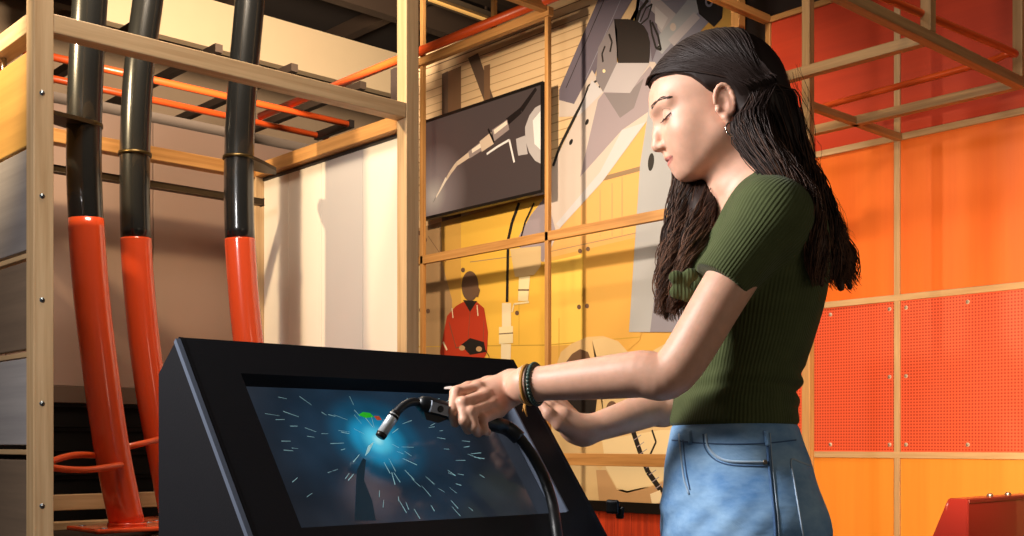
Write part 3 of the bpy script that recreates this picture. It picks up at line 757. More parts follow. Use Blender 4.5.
# ================================================================ smooth solid modelling (distance fields -> one mesh)
def C(px, py, d):
    return np.array(((px-CX)/F*d, d, CAMZ + (HY-py)/F*d))
def smin(a, b, k):
    if k <= 0: return np.minimum(a, b)
    h = np.clip(0.5 + 0.5*(b-a)/k, 0, 1); return b*(1-h) + a*h - k*h*(1-h)
def smax(a, b, k): return -smin(-a, -b, k)
def seg(P, a, b, ra, rb):
    ab = b-a; t = np.clip(((P-a)@ab)/max(ab@ab, 1e-12), 0, 1)
    return np.linalg.norm(P - a - t[..., None]*ab, axis=-1) - (ra + (rb-ra)*t)
class Solid:
    def __init__(s): s.ops = []
    def add(s, fn, c, R, k=0.01, op='u'): s.ops.append((fn, np.asarray(c, float), R, k, op)); return s
    def cap(s, a, b, ra, rb=None, k=0.01, op='u'):
        a = np.asarray(a, float); b = np.asarray(b, float); rb = ra if rb is None else rb
        return s.add(lambda P: seg(P, a, b, ra, rb), (a+b)/2, np.linalg.norm(a-b)/2 + max(ra, rb), k, op)
    def chain(s, pts, rs, k=0.01, kin=0.006, op='u'):
        pts = [np.asarray(p, float) for p in pts]
        def fn(P):
            d = None
            for i in range(len(pts)-1):
                e = seg(P, pts[i], pts[i+1], rs[i], rs[i+1]); d = e if d is None else smin(d, e, kin)
            return d
        A = np.array(pts); c = (A.min(0)+A.max(0))/2
        return s.add(fn, c, np.linalg.norm(A.max(0)-A.min(0))/2 + max(rs), k, op)
    def ball(s, c, r, k=0.01, op='u'):
        c = np.asarray(c, float); return s.add(lambda P: np.linalg.norm(P-c, axis=-1)-r, c, r, k, op)
    def ell(s, c, M, r, k=0.01, op='u'):
        """M rows: axes; r: radii"""
        c = np.asarray(c, float); r = np.asarray(r, float); M = np.asarray(M, float)
        def fn(P):
            q = (P-c)@M.T; k0 = np.linalg.norm(q/r, axis=-1); k1 = np.linalg.norm(q/(r*r), axis=-1)
            return k0*(k0-1)/np.maximum(k1, 1e-9)
        return s.add(fn, c, r.max(), k, op)
    def loft(s, rings, k=0.01, op='u', grow=0.0, z0=None, z1=None):
        """rings: (z, cx, cy, rx, ry) bottom to top; upright stack of ovals"""
        R = np.array(catmull(rings, 6)); R = R[np.argsort(R[:, 0])]
        za = R[0, 0] if z0 is None else z0; zb = R[-1, 0] if z1 is None else z1
        def fn(P):
            z = P[..., 2]; g = [np.interp(z, R[:, 0], R[:, i]) for i in range(1, 5)]
            x = P[..., 0]-g[0]; y = P[..., 1]-g[1]; a = g[2]+grow; b = g[3]+grow
            k0 = np.sqrt((x/a)**2+(y/b)**2); k1 = np.sqrt((x/a**2)**2+(y/b**2)**2)
            d = k0*(k0-1)/np.maximum(k1, 1e-9)
            return smax(d, np.maximum(za-z, z-zb), 0.01)
        c = np.array([R[:, 1].mean(), R[:, 2].mean(), (za+zb)/2])
        return s.add(fn, c, (zb-za)/2 + R[:, 3:].max() + 0.1, k, op)
    def half(s, p, n, k=0.003):
        """cut away everything on the n side of the plane"""
        p = np.asarray(p, float); n = np.asarray(n, float); n = n/np.linalg.norm(n)
        return s.add(lambda P: (P-p)@n, p, 1e9, k, 'x')
    def add_fn(s, fn, k=0.003, op='x'): return s.add(fn, np.zeros(3), 1e9, k, op)
    def __call__(s, P, br=None, far=None):
        d = np.full(P.shape[:-1], 10.0)
        for fn, c, R, k, op in s.ops:
            if R > 1e8 or P.ndim == 2 and len(P) < 5000: sel = slice(None)
            else:
                ctr = P.mean(axis=1) if P.ndim == 3 else P
                sel = np.linalg.norm(ctr-c, axis=-1) < R + 0.05 + k
                if not sel.any(): continue
            e = fn(P[sel])
            if op == 'u': d[sel] = smin(d[sel], e, k)
            elif op == 's': d[sel] = smax(d[sel], -e, k)
            else: d[sel] = smax(d[sel], e, k)
        return d
    def trace(s, px, py, d0=1.4, d1=2.4):
        r = np.array([(px-CX)/F, 1.0, (HY-py)/F]); d = d0; n = np.linalg.norm(r)
        for _ in range(200):
            P = np.array([[r[0]*d, d, CAMZ + r[2]*d]]); v = float(s(P)[0])
            if v < 0.0005: return P[0]
            d += max(v*0.7, 0.0004)/n
            if d > d1: return None
        return P[0]
def mesh_solid(S, lo, hi, h, B=12):
    lo = np.asarray(lo, float); hi = np.asarray(hi, float)
    nb = np.ceil((hi-lo)/(h*B)).astype(int); n = nb*B
    bi = np.stack(np.meshgrid(*[np.arange(k) for k in nb], indexing='ij'), -1).reshape(-1, 3)
    ctr = lo + (bi*B + (B-1)/2)*h
    dc = S(ctr[:, None, :])[:, 0]
    D = np.repeat(np.repeat(np.repeat(np.where(dc > 0, 1.0, -1.0).astype(np.float32).reshape(nb), B, 0), B, 1), B, 2)
    act = np.abs(dc) < h*B*0.5*1.75*1.35 + 0.012
    ab = bi[act]
    off = np.stack(np.meshgrid(*[np.arange(B)]*3, indexing='ij'), -1).reshape(-1, 3)
    for i in range(0, len(ab), 400):
        q = ab[i:i+400]; idx = q[:, None, :]*B + off[None]
        v = S(lo + idx*h)
        D[idx[..., 0], idx[..., 1], idx[..., 2]] = v
    # surface nets
    ins = D < 0
    cnt = np.zeros((n[0]-1, n[1]-1, n[2]-1), np.int8)
    for a in (0, 1):
        for b in (0, 1):
            for c in (0, 1): cnt += ins[a:n[0]-1+a, b:n[1]-1+b, c:n[2]-1+c]
    cell = np.argwhere((cnt > 0) & (cnt < 8))
    acc = np.zeros((len(cell), 3)); w = np.zeros(len(cell))
    cor = [(0, 0, 0), (1, 0, 0), (0, 1, 0), (1, 1, 0), (0, 0, 1), (1, 0, 1), (0, 1, 1), (1, 1, 1)]
    val = [D[cell[:, 0]+c[0], cell[:, 1]+c[1], cell[:, 2]+c[2]].astype(float) for c in cor]
    for i in range(8):
        for j in range(i+1, 8):
            if sum(abs(cor[i][k]-cor[j][k]) for k in range(3)) != 1: continue
            m = (val[i] < 0) != (val[j] < 0)
            t = np.where(m, val[i]/np.where(m, val[i]-val[j], 1), 0)
            for k in range(3): acc[:, k] += m*(cor[i][k] + t*(cor[j][k]-cor[i][k]))
            w += m
    V = lo + (cell + acc/w[:, None])*h
    idx = np.full(cnt.shape, -1, np.int64); idx[cell[:, 0], cell[:, 1], cell[:, 2]] = np.arange(len(cell))
    Fs = []
    for ax in range(3):
        o = [slice(1, n[k]-1) for k in range(3)]
        o1 = list(o); o[ax] = slice(0, n[ax]-1); o1[ax] = slice(1, n[ax])
        A = ins[tuple(o)]; Bm = ins[tuple(o1)]
        e = np.argwhere(A != Bm)
        off_ = np.array([1, 1, 1]); off_[ax] = 0; e = e + off_
        a1, a2 = (ax+1) % 3, (ax+2) % 3
        def at(d1, d2):
            q = e.copy(); q[:, a1] -= d1; q[:, a2] -= d2; return idx[q[:, 0], q[:, 1], q[:, 2]]
        Q = np.stack([at(1, 1), at(0, 1), at(0, 0), at(1, 0)], 1)
        flip = ~ins[e[:, 0], e[:, 1], e[:, 2]]
        Q[flip] = Q[flip][:, ::-1]
        Fs.append(Q[(Q >= 0).all(1)])
    return V, np.concatenate(Fs)
def fast_obj(name, V, Q, mats, parent, attrs=None, label=None):
    """mesh from camera-frame points, with per-vertex attributes"""
    Wd = cam2w(V) - np.array(ORG[parent.name])
    me = bpy.data.meshes.new(name)
    me.vertices.add(len(Wd)); me.vertices.foreach_set('co', Wd.astype(np.float32).ravel())
    k = Q.shape[1]
    me.loops.add(Q.size); me.loops.foreach_set('vertex_index', Q.astype(np.int32).ravel())
    me.polygons.add(len(Q)); me.polygons.foreach_set('loop_start', np.arange(0, Q.size, k, dtype=np.int32))
    me.update(calc_edges=True); me.validate()
    me.polygons.foreach_set('use_smooth', np.ones(len(me.polygons), bool))
    for nm, arr in (attrs or {}).items():
        if arr.ndim == 1: a = me.attributes.new(nm, 'FLOAT', 'POINT'); a.data.foreach_set('value', arr.astype(np.float32))
        else: a = me.attributes.new(nm, 'FLOAT_COLOR', 'POINT'); a.data.foreach_set('color', arr.astype(np.float32).ravel())
    for m in (mats if isinstance(mats, list) else [mats]): me.materials.append(m)
    o = bpy.data.objects.new(name, me); COL.objects.link(o); o.parent = parent; ORG[o.name] = ORG[parent.name]
    if label: o['label'] = label
    return o
def cw(p): return Vector(cam2w(np.asarray(p, float)))

# ================================================================ the woman
feet = cam2w(np.array([0.375, 1.90, 0.0]))
person = thing('person', 'young woman in green ribbed top and blue jeans holding the torch at the kiosk', 'person', tuple(feet))

# ---- head frame
pit, yaw = math.radians(20), math.radians(-5)
hf = np.array([-math.cos(pit)*math.cos(yaw), -math.cos(pit)*math.sin(yaw), -math.sin(pit)])
hl = np.array([math.sin(yaw), -math.cos(yaw), 0.0]); hu = np.cross(hf, hl)
HO = C(718, 116, 1.89)
HM = np.stack([hf, hl, hu])
def H(f, l, u): return HO + hf*f + hl*l + hu*u
body = Solid()
body.ell(H(-.006, 0, .046), HM, (.098, .071, .078), 0.0)
body.ell(H(.036, 0, .048), HM, (.064, .056, .055), .015)
body.ell(H(.042, 0, -.008), HM, (.054, .054, .068), .02)
body.ell(H(.022, 0, -.022), HM, (.062, .057, .058), .03)
for s_ in (1, -1):
    body.cap(H(.014, s_*.043, -.038), H(.070, s_*.020, -.064), .017, .016, .03)
    pass
    body.ball(H(.063, s_*.031, -.010), .024, .028)
    body.ball(H(.070, s_*.024, -.036), .020, .02)
    body.cap(H(.092, s_*.014, .042), H(.074, s_*.044, .042), .0075, .008, .014)
body.ball(H(.0835, 0, -.066), .0155, .014)
body.ball(H(.082, .0, -.045), .019, .016)
for s_ in (1, -1):
    body.ball(H(.103, s_*.033, .0225), .0155, .014, 's')
    body.ell(H(.0745, s_*.031, .0235), HM, (.0135, .0150, .0125), .004)
    # lower lid fold and lid crease
    body.cap(H(.091, s_*.021, .0175), H(.083, s_*.043, .0185), .0016, .0016, .004)
# nose
body.chain([H(.094, 0, .028), H(.1025, 0, .008), H(.1115, 0, -.009)], [.0075, .0080, .0078], .009)
body.ball(H(.1105, 0, -.0125), .0080, .005)
for s_ in (1, -1):
    body.ell(H(.1005, s_*.0115, -.0150), HM, (.0095, .0062, .0068), .005)
    body.ball(H(.1035, s_*.0060, -.0222), .0030, .003, 's')
body.chain([H(.1015, 0, -.020), H(.0995, 0, -.030)], [.0045, .006], .008)
# lips
def lip(up):
    if up: pts = [H(.0800, .0265, -.0412), H(.0960, .012, -.0368), H(.0995, .004, -.0345), H(.0990, 0, -.0355), H(.0995, -.004, -.0345), H(.0960, -.012, -.0368), H(.0800, -.0265, -.0412)]; rs = [.0022, .0045, .0052, .0050, .0052, .0045, .0022]
    else: pts = [H(.0800, .0255, -.0422), H(.0945, .0115, -.0458), H(.0975, 0, -.0468), H(.0945, -.0115, -.0458), H(.0800, -.0255, -.0422)]; rs = [.0022, .0050, .0062, .0050, .0022]
    return pts, rs
lipU, lipL = lip(True), lip(False)
body.chain(*lipU, k=.0035, kin=.003); body.chain(*lipL, k=.0035, kin=.003)
mouth = [H(.0815, .0270, -.0416), H(.0985, .011, -.0412), H(.1035, 0, -.0408), H(.0985, -.011, -.0412), H(.0815, -.0270, -.0416)]
body.chain(mouth, [.0005, .0008, .0009, .0008, .0005], k=.002, kin=.002, op='s')
# ears
for s_ in (1, -1):
    tl_ = np.stack([hf*math.cos(.25)+hu*math.sin(.25), hl, hu*math.cos(.25)-hf*math.sin(.25)])
    body.ell(H(-.004, s_*.0735, -.002), tl_, (.0165, .0055, .027), .004)
    ring = [H(-.004 + .0145*math.cos(t) - .006*math.sin(t)*.9, s_*(.0765 + .003*math.sin(t)), .002 + .024*math.sin(t) + .004*math.cos(t)) for t in np.linspace(-.1, math.pi*1.35, 12)]
    body.chain(ring, [.0032]*12, .002, .003)
    body.cap(H(.003, s_*.0745, -.024), H(.002, s_*.0735, -.031), .0062, .005, .004)
    body.ell(H(.0005, s_*.0815, -.004), tl_, (.0085, .0065, .013), .004, 's')
    body.ball(H(.0105, s_*.0755, -.008), .0045, .004)
# neck and torso
def smc(pts, rs, k=.02):
    R = np.array(catmull([tuple(p) + (r,) for p, r in zip(pts, rs)], 5))
    body.chain([q[:3] for q in R], [q[3] for q in R], k, 0.0)
def RG(py, px, rx, ry, d=1.89, g=0.0):
    c = C(px, py, d); return (c[2], c[0], c[1], rx*d/F+g, ry+g)
torso = [RG(452, 734, 60, .150), RG(424, 733, 60.5, .142), RG(400, 735, 58, .128), RG(376, 740, 57, .122), RG(340, 748, 61, .130), RG(295, 754, 67, .142), RG(255, 759, 65, .150), RG(222, 765, 53, .150), RG(200, 769, 40, .125), RG(184, 770, 28, .085)]
nb_, nt_ = C(757, 212, 1.89), C(737, 128, 1.885)
body.cap(nt_, nb_, .050, .057, .025)
body.cap(C(722, 150, 1.885), C(728, 185, 1.885), .030, .030, .02)
body.loft(torso, .03, grow=-.008)
shN, shF = C(771, 216, 1.745), C(752, 216, 2.05)
elN, wrN = C(674, 371, 1.735), C(527, 385, 1.835)
elF, wrF = C(672, 402, 2.06), C(584, 431, 2.00)
body.cap(C(762, 202, 1.89), shN, .048, .045, .02); body.cap(C(757, 202, 1.89), shF, .050, .050, .04)
smc([shN, C(722, 295, 1.730), elN, C(640, 374, 1.752), C(590, 379, 1.788), wrN], [.041, .0385, .0362, .0362, .0325, .0258], .008)
smc([shF, C(700, 330, 2.08), elF, C(650, 409, 2.05), C(615, 421, 2.02), wrF], [.044, .039, .033, .0325, .028, .0235])
# ---- near (left) hand closed over the torch handle
def DH(px, py, off=0.050):
    p = onface(px, py, off); return p.x*FX + p.y*FY
def K(px, py, near, ox=470, oy=408): return C(px, py, DH(px, py) - near)
hd = {}
palmA = [K(516, 386, .055), K(496, 388, .050)]
body.chain([wrN, K(512, 386, .052), K(497, 391, .046)], [.0265, .0260, .0235], .018, .012)
mcp = [K(477, 389, .040), K(485, 396, .046), K(492, 404, .044), K(499, 411, .036)]
for i, m_ in enumerate(mcp):
    body.cap(K(510 + i*1.5, 383 + i*4, .050), m_, .0150, .0112, .010)
pip = [K(456, 393, .034), K(463, 403, .044), K(471, 412, .046), K(482, 419, .038)]
dip = [K(452, 411, .020), K(464, 421, .028), K(474, 427, .030), K(484, 430, .024)]
tip = [K(455, 423, -.004), K(468, 430, .004), K(478, 433, .006), K(487, 432, .004)]
rf = [(.0108, .0098, .0086, .0074), (.0110, .0100, .0088, .0076), (.0106, .0096, .0085, .0073), (.0098, .0086, .0076, .0066)]
for i in range(4):
    body.chain([mcp[i], pip[i], dip[i], tip[i]], rf[i], .003, .003)
    body.ball(pip[i] + np.array([0, -.0015, .001]), rf[i][1]*.97, .003)
    body.ball(mcp[i] + np.array([0, -.002, .001]), rf[i][0]*1.0, .006)
th = [K(512, 380, .040), K(488, 384, .018), K(468, 388, .006), K(452, 391, .000)]
body.chain(th, (.0145, .0125, .0098, .0070), .006, .006)
# ---- far (right) hand resting on the edge of the kiosk
def KE(px, py, off): return C(px, py, (lambda p: p.x*FX + p.y*FY)(onface(px, py, off)))
fp0 = C(570, 424, 2.005)
body.chain([wrF, C(575, 428, 1.995), C(562, 418, 1.985)], [.0245, .0240, .0200], .016, .012)
mF = [C(549, 408, 1.985), C(552, 405, 2.005), C(556, 402, 2.024), C(560, 401, 2.040)]
pF = [C(537, 398, 1.995), C(540, 391, 2.018), C(545, 388, 2.040), C(551, 389, 2.055)]
tF = [C(526, 394, 2.012), C(527, 384, 2.036), C(532, 380, 2.058), C(541, 382, 2.070)]
for i in range(4):
    body.cap(C(574, 425 - i*2, 1.99 + i*.012), mF[i], .0140, .0105, .010)
    m2 = (pF[i]+tF[i])/2 + np.array([0, -.004, .004])
    body.chain([mF[i], pF[i], m2, tF[i]], [.0102, .0092, .0082, .0070], .003, .003)
body.chain([C(574, 430, 1.98), C(560, 424, 1.966), C(549, 414, 1.966), C(541, 404, 1.972)], [.0135, .0118, .0098, .0072], .006, .006)
import time as _t
_t0 = _t.time()
lo = [-0.10, 1.62, 0.96]; hi = [0.50, 2.17, 1.72]
V, Q = mesh_solid(body, lo, hi, 0.0022)
print('BODY', len(V), len(Q), _t.time()-_t0)
# skin tint
def chain_d(P, pts, rs):
    d = None
    for i in range(len(pts)-1):
        e = seg(P, pts[i], pts[i+1], rs[i], rs[i+1]); d = e if d is None else np.minimum(d, e)
    return d
skin = np.array(hexc('#dfab90')); lipc = np.array(hexc('#c2736a')); blush = np.array(hexc('#cf8a72')); nail = np.array(hexc('#eed6cc'))
T_ = np.tile(skin, (len(V), 1))
def tint(mask, col):
    global T_
    T_ = T_*(1-mask[:, None]) + col*mask[:, None]
qv = (V-HO)@HM.T
tint(np.clip(1-np.linalg.norm((qv-np.array([.07, .04, -.012]))/np.array([.03, .025, .022]), axis=1), 0, 1)*.55, blush)
tint(np.clip(1-np.linalg.norm((qv-np.array([.112, 0, -.014]))/.016, axis=1), 0, 1)*.35, blush)
tint(np.clip(1-np.linalg.norm((qv-np.array([-.006, .076, -.004]))/np.array([.025, .02, .035]), axis=1), 0, 1)*.4, blush)
ll = np.clip(np.abs(qv[:, 1])/.028, 0, 1); ml_ = -.0413
upb = ml_ + .0062*np.sqrt(1-ll**2)*(1-.12*np.exp(-(qv[:, 1]/.004)**2)); lwb = ml_ - .0074*np.sqrt(1-ll**2)
edge = np.minimum(upb-qv[:, 2], qv[:, 2]-lwb)
tint(np.clip(edge/.0012 + .5, 0, 1)*(qv[:, 0] > .06)*(np.abs(qv[:, 1]) < .028)*.85, lipc)
tint(np.clip(1.4-np.abs(qv[:, 2]-ml_)/.0012, 0, 1)*(qv[:, 0] > .06)*(np.abs(qv[:, 1]) < .0275)*.8, np.array(hexc('#6d2f2c')))
for a in tip + pip: tint(np.clip(1-np.linalg.norm(V-a, axis=1)/.013, 0, 1)*.45, blush)
for a in mcp: tint(np.clip(1-np.linalg.norm(V-a, axis=1)/.015, 0, 1)*.3, blush)
m, nt, bb = new_mat('skin'); N = nt.nodes; L = nt.links
at_ = N.new('ShaderNodeAttribute'); at_.attribute_name = 'tint'
tc = N.new('ShaderNodeTexCoord'); nz = N.new('ShaderNodeTexNoise'); nz.inputs['Scale'].default_value = 60; nz.inputs['Detail'].default_value = 5; L.new(tc.outputs['Object'], nz.inputs['Vector'])
mr = N.new('ShaderNodeMapRange'); mr.inputs[1].default_value = .3; mr.inputs[2].default_value = .7; mr.inputs[3].default_value = .93; mr.inputs[4].default_value = 1.06; L.new(nz.outputs['Fac'], mr.inputs[0])
ml = N.new('ShaderNodeVectorMath'); ml.operation = 'SCALE'; L.new(at_.outputs['Color'], ml.inputs[0]); L.new(mr.outputs[0], ml.inputs['Scale']); L.new(ml.outputs[0], bb.inputs['Base Color'])
bb.inputs['Roughness'].default_value = 0.48; bb.inputs['Subsurface Weight'].default_value = 0.18; bb.inputs['Subsurface Radius'].default_value = (0.9, 0.35, 0.2); bb.inputs['Subsurface Scale'].default_value = 0.008
bp = N.new('ShaderNodeBump'); bp.inputs['Strength'].default_value = .08; bp.inputs['Distance'].default_value = .002
n2 = N.new('ShaderNodeTexNoise'); n2.inputs['Scale'].default_value = 450; L.new(tc.outputs['Object'], n2.inputs['Vector']); L.new(n2.outputs['Fac'], bp.inputs['Height']); L.new(bp.outputs['Normal'], bb.inputs['Normal'])
skinm = m
fast_obj('body', V, Q, skinm, person, {'tint': T_})
# nails
b = bm_new()
def nail_at(p, d, n, ln=.011, w=.0045):
    d = np.asarray(d, float)/np.linalg.norm(d); n = np.asarray(n, float); n = n - d*(n@d); n /= np.linalg.norm(n); s = np.cross(d, n)
    add_prism(b, [cw(p + d*ln*a + s*w*c) for a, c in ((-.5, -.8), (.2, -1), (.55, -.5), (.65, 0), (.55, .5), (.2, 1), (-.5, .8))], cw(n*.0012) - cw(np.zeros(3)))
dth = th[3]-th[2]; nail_at(th[3] + dth/np.linalg.norm(dth)*.006 + np.array([0, 0, .0055]), dth, (0, -.5, 1), .016, .0055)
obj('nail', b, mat('pale_nail', '#f2e2da', .25), person, label='long pale thumb nail')

# ---- brows, lashes
blackhair = mat('brow_hair', '#4a342a', 0.7)
def on_skin(p, out, S=body):
    """slide a point along 'out' to the skin"""
    out = out/np.linalg.norm(out); p = p + out*0.03
    for _ in range(60):
        v = float(S(p[None])[0])
        if v < .0003: break
        p = p - out*max(v*.6, .0002)
    return p
for s_ in (1, -1):
    b = bm_new(); rr = random.Random(5)
    for i in range(60):
        t = rr.random(); 
        l = s_*(.010 + .041*t); u = .0445 + .0075*math.sin(t*2.4) - .006*t*t + rr.uniform(-.003, .003)*(1-.6*t)
        p = on_skin(H(.07, l, u), hf + hl*s_*.6*t)
        q = on_skin(H(.07, l + s_*.007, u + .0018*(1-1.6*t)), hf + hl*s_*.6*t)
        add_tube(b, [cw(p), cw((p+q)/2 + hf*.0006), cw(q)], [.0005, .00055, .0002], 4)
    obj('eyebrow', b, blackhair, person)
    b = bm_new()
    lash = [on_skin(H(.06, s_*l, u), hf + hl*s_*.25) for l, u in ((.0195, .0215), (.025, .0190), (.031, .0180), (.037, .0190), (.044, .0215))]
    add_tube(b, [cw(p) for p in catmull([tuple(p) for p in lash], 4)], .0011, 6)
    for i in range(16):
        t = i/15; k_ = t*3.999; j = int(k_); f_ = k_-j; p = lash[j]*(1-f_) + lash[min(j+1, 4)]*f_
        e = hf*.0075 - hu*.0035 + hl*s_*(t-.35)*.008
        add_tube(b, [cw(p), cw(p + e*.6 - hu*.001), cw(p+e)], [.0005, .0004, .00012], 4)
    obj('eyelashes', b, blackhair, person)
    b = bm_new()
    cr = [on_skin(H(.06, s_*l, u), hf + hl*s_*.25) for l, u in ((.019, .028), (.025, .0325), (.032, .0338), (.039, .0318), (.044, .027))]
    add_tube(b, [cw(p - hf*.0003) for p in catmull([tuple(p) for p in cr], 4)], .0005, 5)
    obj('lid_crease', b, mat('lid_brown', '#b5826b', .6), person)

# ---- green ribbed top
shirt = Solid()
shirt.loft(torso[1:], 0.0, grow=.004, z0=C(0, 426, 1.89)[2])
shirt.cap(C(762, 204, 1.89), shN, .054, .057, .04); shirt.cap(C(757, 204, 1.89), shF, .054, .054, .04)
hemN = C(721, 283, 1.731)
shirt.chain([shN, hemN], [.0545, .0465], .02, .02)
hemF = C(712, 300, 2.07); shirt.chain([shF, hemF], [.052, .046], .03, .02)
shirt.ell(C(708, 285, 1.82), np.eye(3), (.046, .048, .050), .03); shirt.ell(C(708, 285, 1.96), np.eye(3), (.046, .048, .050), .03)
# folds at the waist
fz = lambda py: C(0, py, 1.89)[2]
def folds(P):
    z = P[..., 2]; a = np.arctan2(P[..., 1]-1.89, P[..., 0]-.375)
    wv = np.exp(-((z-fz(388))/.028)**2)
    return -.0055*wv*np.sin((z-fz(388))*190 + 1.6*np.sin(a*1.3+.6)) * (0.6+0.4*np.cos(a))
base_call = Solid.__call__
class Shirt(Solid):
    def __call__(s, P, br=None, far=None): return base_call(s, P) + folds(P)
shirt.__class__ = Shirt
ax = (hemN-shN)/np.linalg.norm(hemN-shN)
def cut_sleeve(P):
    """trim only round the sleeve end"""
    t = (P-hemN)@ax; r = np.linalg.norm((P-hemN) - t[..., None]*ax, axis=-1)
    return np.where(r < .075, np.where(t < .08, t, -1), -1.0) if True else t
axF = (hemF-shF)/np.linalg.norm(hemF-shF)
tor_only = Solid(); tor_only.loft(torso[1:], 0.0, grow=.004); tor_only.ell(C(700, 280, 1.82), np.eye(3), (.048, .050, .052), .03)
def sleeve_trim(P):
    t = (P-hemN)@ax; r = np.linalg.norm((P-hemN) - t[..., None]*ax, axis=-1)
    d = np.minimum(t, .058-r); return np.minimum(d, tor_only(P) - .001)
shirt.add_fn(lambda P: sleeve_trim(P), .002)
# neckline: wide scoop
neck_a, neck_b, neck_c = C(752, 172, 1.89), C(728, 196, 1.89), C(694, 226, 1.89)
shirt.chain([C(775, 150, 1.89), neck_a, neck_b, neck_c], [.075, .074, .070, .062], .004, .02, 's')
_t0 = _t.time()
V, Q = mesh_solid(shirt, [.20, 1.62, 1.0], [.57, 2.19, 1.47], 0.0025)
print('SHIRT', len(V), _t.time()-_t0)
# rib coordinate: round the sleeve on the sleeve, round the trunk elsewhere
t = (V-shN)@ax; rad = (V-shN) - t[:, None]*ax; e1 = np.cross(ax, [0, 1, 0]); e1 /= np.linalg.norm(e1); e2 = np.cross(ax, e1)
rs_ = np.linalg.norm(rad, axis=1)
angS = np.arctan2(rad@e2, rad@e1)*.050
cxz = np.interp(V[:, 2], [r[0] for r in torso][::1], [r[1] for r in torso])
angT = np.arctan2(V[:, 1]-1.89, V[:, 0]-cxz)*.125
onS = tor_only(V) > .004
onS &= (rs_ < .075)
rib = np.where(onS, angS, angT)
hemmask = np.maximum(np.clip(1-np.abs((V-hemN)@ax + .009)/.0008, 0, 1)*(rs_ < .06), np.clip(1-np.abs(V[:, 2]-(fz(426)+.012))/.0010, 0, 1))
m, nt, bb = new_mat('green_rib_knit'); N = nt.nodes; L = nt.links
at_ = N.new('ShaderNodeAttribute'); at_.attribute_name = 'rib'
mu = N.new('ShaderNodeMath'); mu.operation = 'MULTIPLY'; mu.inputs[1].default_value = 2*math.pi/.0056; L.new(at_.outputs['Fac'], mu.inputs[0])
sn = N.new('ShaderNodeMath'); sn.operation = 'SINE'; L.new(mu.outputs[0], sn.inputs[0])
bp = N.new('ShaderNodeBump'); bp.inputs['Strength'].default_value = .36; bp.inputs['Distance'].default_value = .0014; L.new(sn.outputs[0], bp.inputs['Height'])
tc = N.new('ShaderNodeTexCoord'); nz = N.new('ShaderNodeTexNoise'); nz.inputs['Scale'].default_value = 40; L.new(tc.outputs['Object'], nz.inputs['Vector'])
mx = N.new('ShaderNodeMix'); mx.data_type = 'RGBA'; mx.inputs[6].default_value = hexc('#434a2c'); mx.inputs[7].default_value = hexc('#535b38'); L.new(nz.outputs['Fac'], mx.inputs['Factor'])
L.new(mx.outputs[2], bb.inputs['Base Color']); L.new(bp.outputs['Normal'], bb.inputs['Normal']); bb.inputs['Roughness'].default_value = .85; bb.inputs['Specular IOR Level'].default_value = .15; bb.inputs['Sheen Weight'].default_value = .08
green = m
top = fast_obj('ribbed_top', V, Q, green, person, {'rib': rib})
# little tied bow at the front neckline
bow = Solid()
kc = C(684, 284, 1.765)
bow.ball(kc, .010, 0)
for dx, dz, dy in ((-.016, .012, -.006), (.012, .016, -.008), (-.014, -.016, -.004), (.006, -.022, -.006)):
    bow.ell(kc + np.array([dx, dy, dz])*.8, np.eye(3), (.012, .008, .011), .006)
V, Q = mesh_solid(bow, kc-.04, kc+.04, .0025)
fast_obj('bow', V, Q, green, top, {'rib': V[:, 0]})

# ---- jeans
jeans = Solid()
jr = [RG(545, 741, 79, .160), RG(520, 741, 78, .160), RG(490, 739, 75.5, .158), RG(465, 737, 71.5, .155), RG(445, 735, 66, .152), RG(424, 733.5, 60.5, .145)]
lowz = [(0.72, .380, 1.89, .135, .165)]
jeans.loft(lowz + [tuple(r) for r in jr], 0.0, z0=.76, z1=fz(423))
legN = [np.array([.392, 1.805, .86]), np.array([.388, 1.80, .48]), np.array([.405, 1.80, .075])]
legF = [np.array([.362, 1.975, .86]), np.array([.345, 1.98, .48]), np.array([.370, 1.98, .075])]
jeans.chain(legN, [.108, .088, .085], .03, .03); jeans.chain(legF, [.102, .086, .085], .03, .03)
jeans.half((0, 0, .045), (0, 0, -1))
# soft creases
def jcr(P):
    x, y, z = P[..., 0], P[..., 1], P[..., 2]
    s = .0022*np.sin(z*62 + x*55 + 2.0*np.sin(y*9))*np.clip((.96-z)/.06, 0, 1)
    s += .0016*np.sin(z*120 - x*140 + 1.3)*np.clip((.94-z)/.05, 0, 1)*np.clip((.42-x)/.1, 0, 1)
    g = np.exp(-((x - (.292 + (1.0-z)*.10))/.016)**2)*np.clip((.99-z)/.03, 0, 1)*(y < 1.9)
    return s - .004*g*0 + .005*g
class Jeans(Solid):
    def __call__(s, P, br=None, far=None): return base_call(s, P) + jcr(P)
jeans.__class__ = Jeans
_t0 = _t.time()
V, Q = mesh_solid(jeans, [.20, 1.64, .0], [.56, 2.14, 1.05], 0.0042)
print('JEANS', len(V), _t.time()-_t0)
m, nt, bb = new_mat('blue_denim'); N = nt.nodes; L = nt.links
tc = N.new('ShaderNodeTexCoord'); nz = N.new('ShaderNodeTexNoise'); nz.inputs['Scale'].default_value = 9; nz.inputs['Detail'].default_value = 8; nz.inputs['Roughness'].default_value = .65
mp = N.new('ShaderNodeMapping'); mp.inputs['Scale'].default_value = (1, 1, 2.2); L.new(tc.outputs['Object'], mp.inputs['Vector']); L.new(mp.outputs['Vector'], nz.inputs['Vector'])
rp = N.new('ShaderNodeValToRGB'); rp.color_ramp.elements[0].position = .32; rp.color_ramp.elements[0].color = hexc('#5a88bd'); rp.color_ramp.elements[1].position = .68; rp.color_ramp.elements[1].color = hexc('#9bbfe0')
L.new(nz.outputs['Fac'], rp.inputs['Fac'])
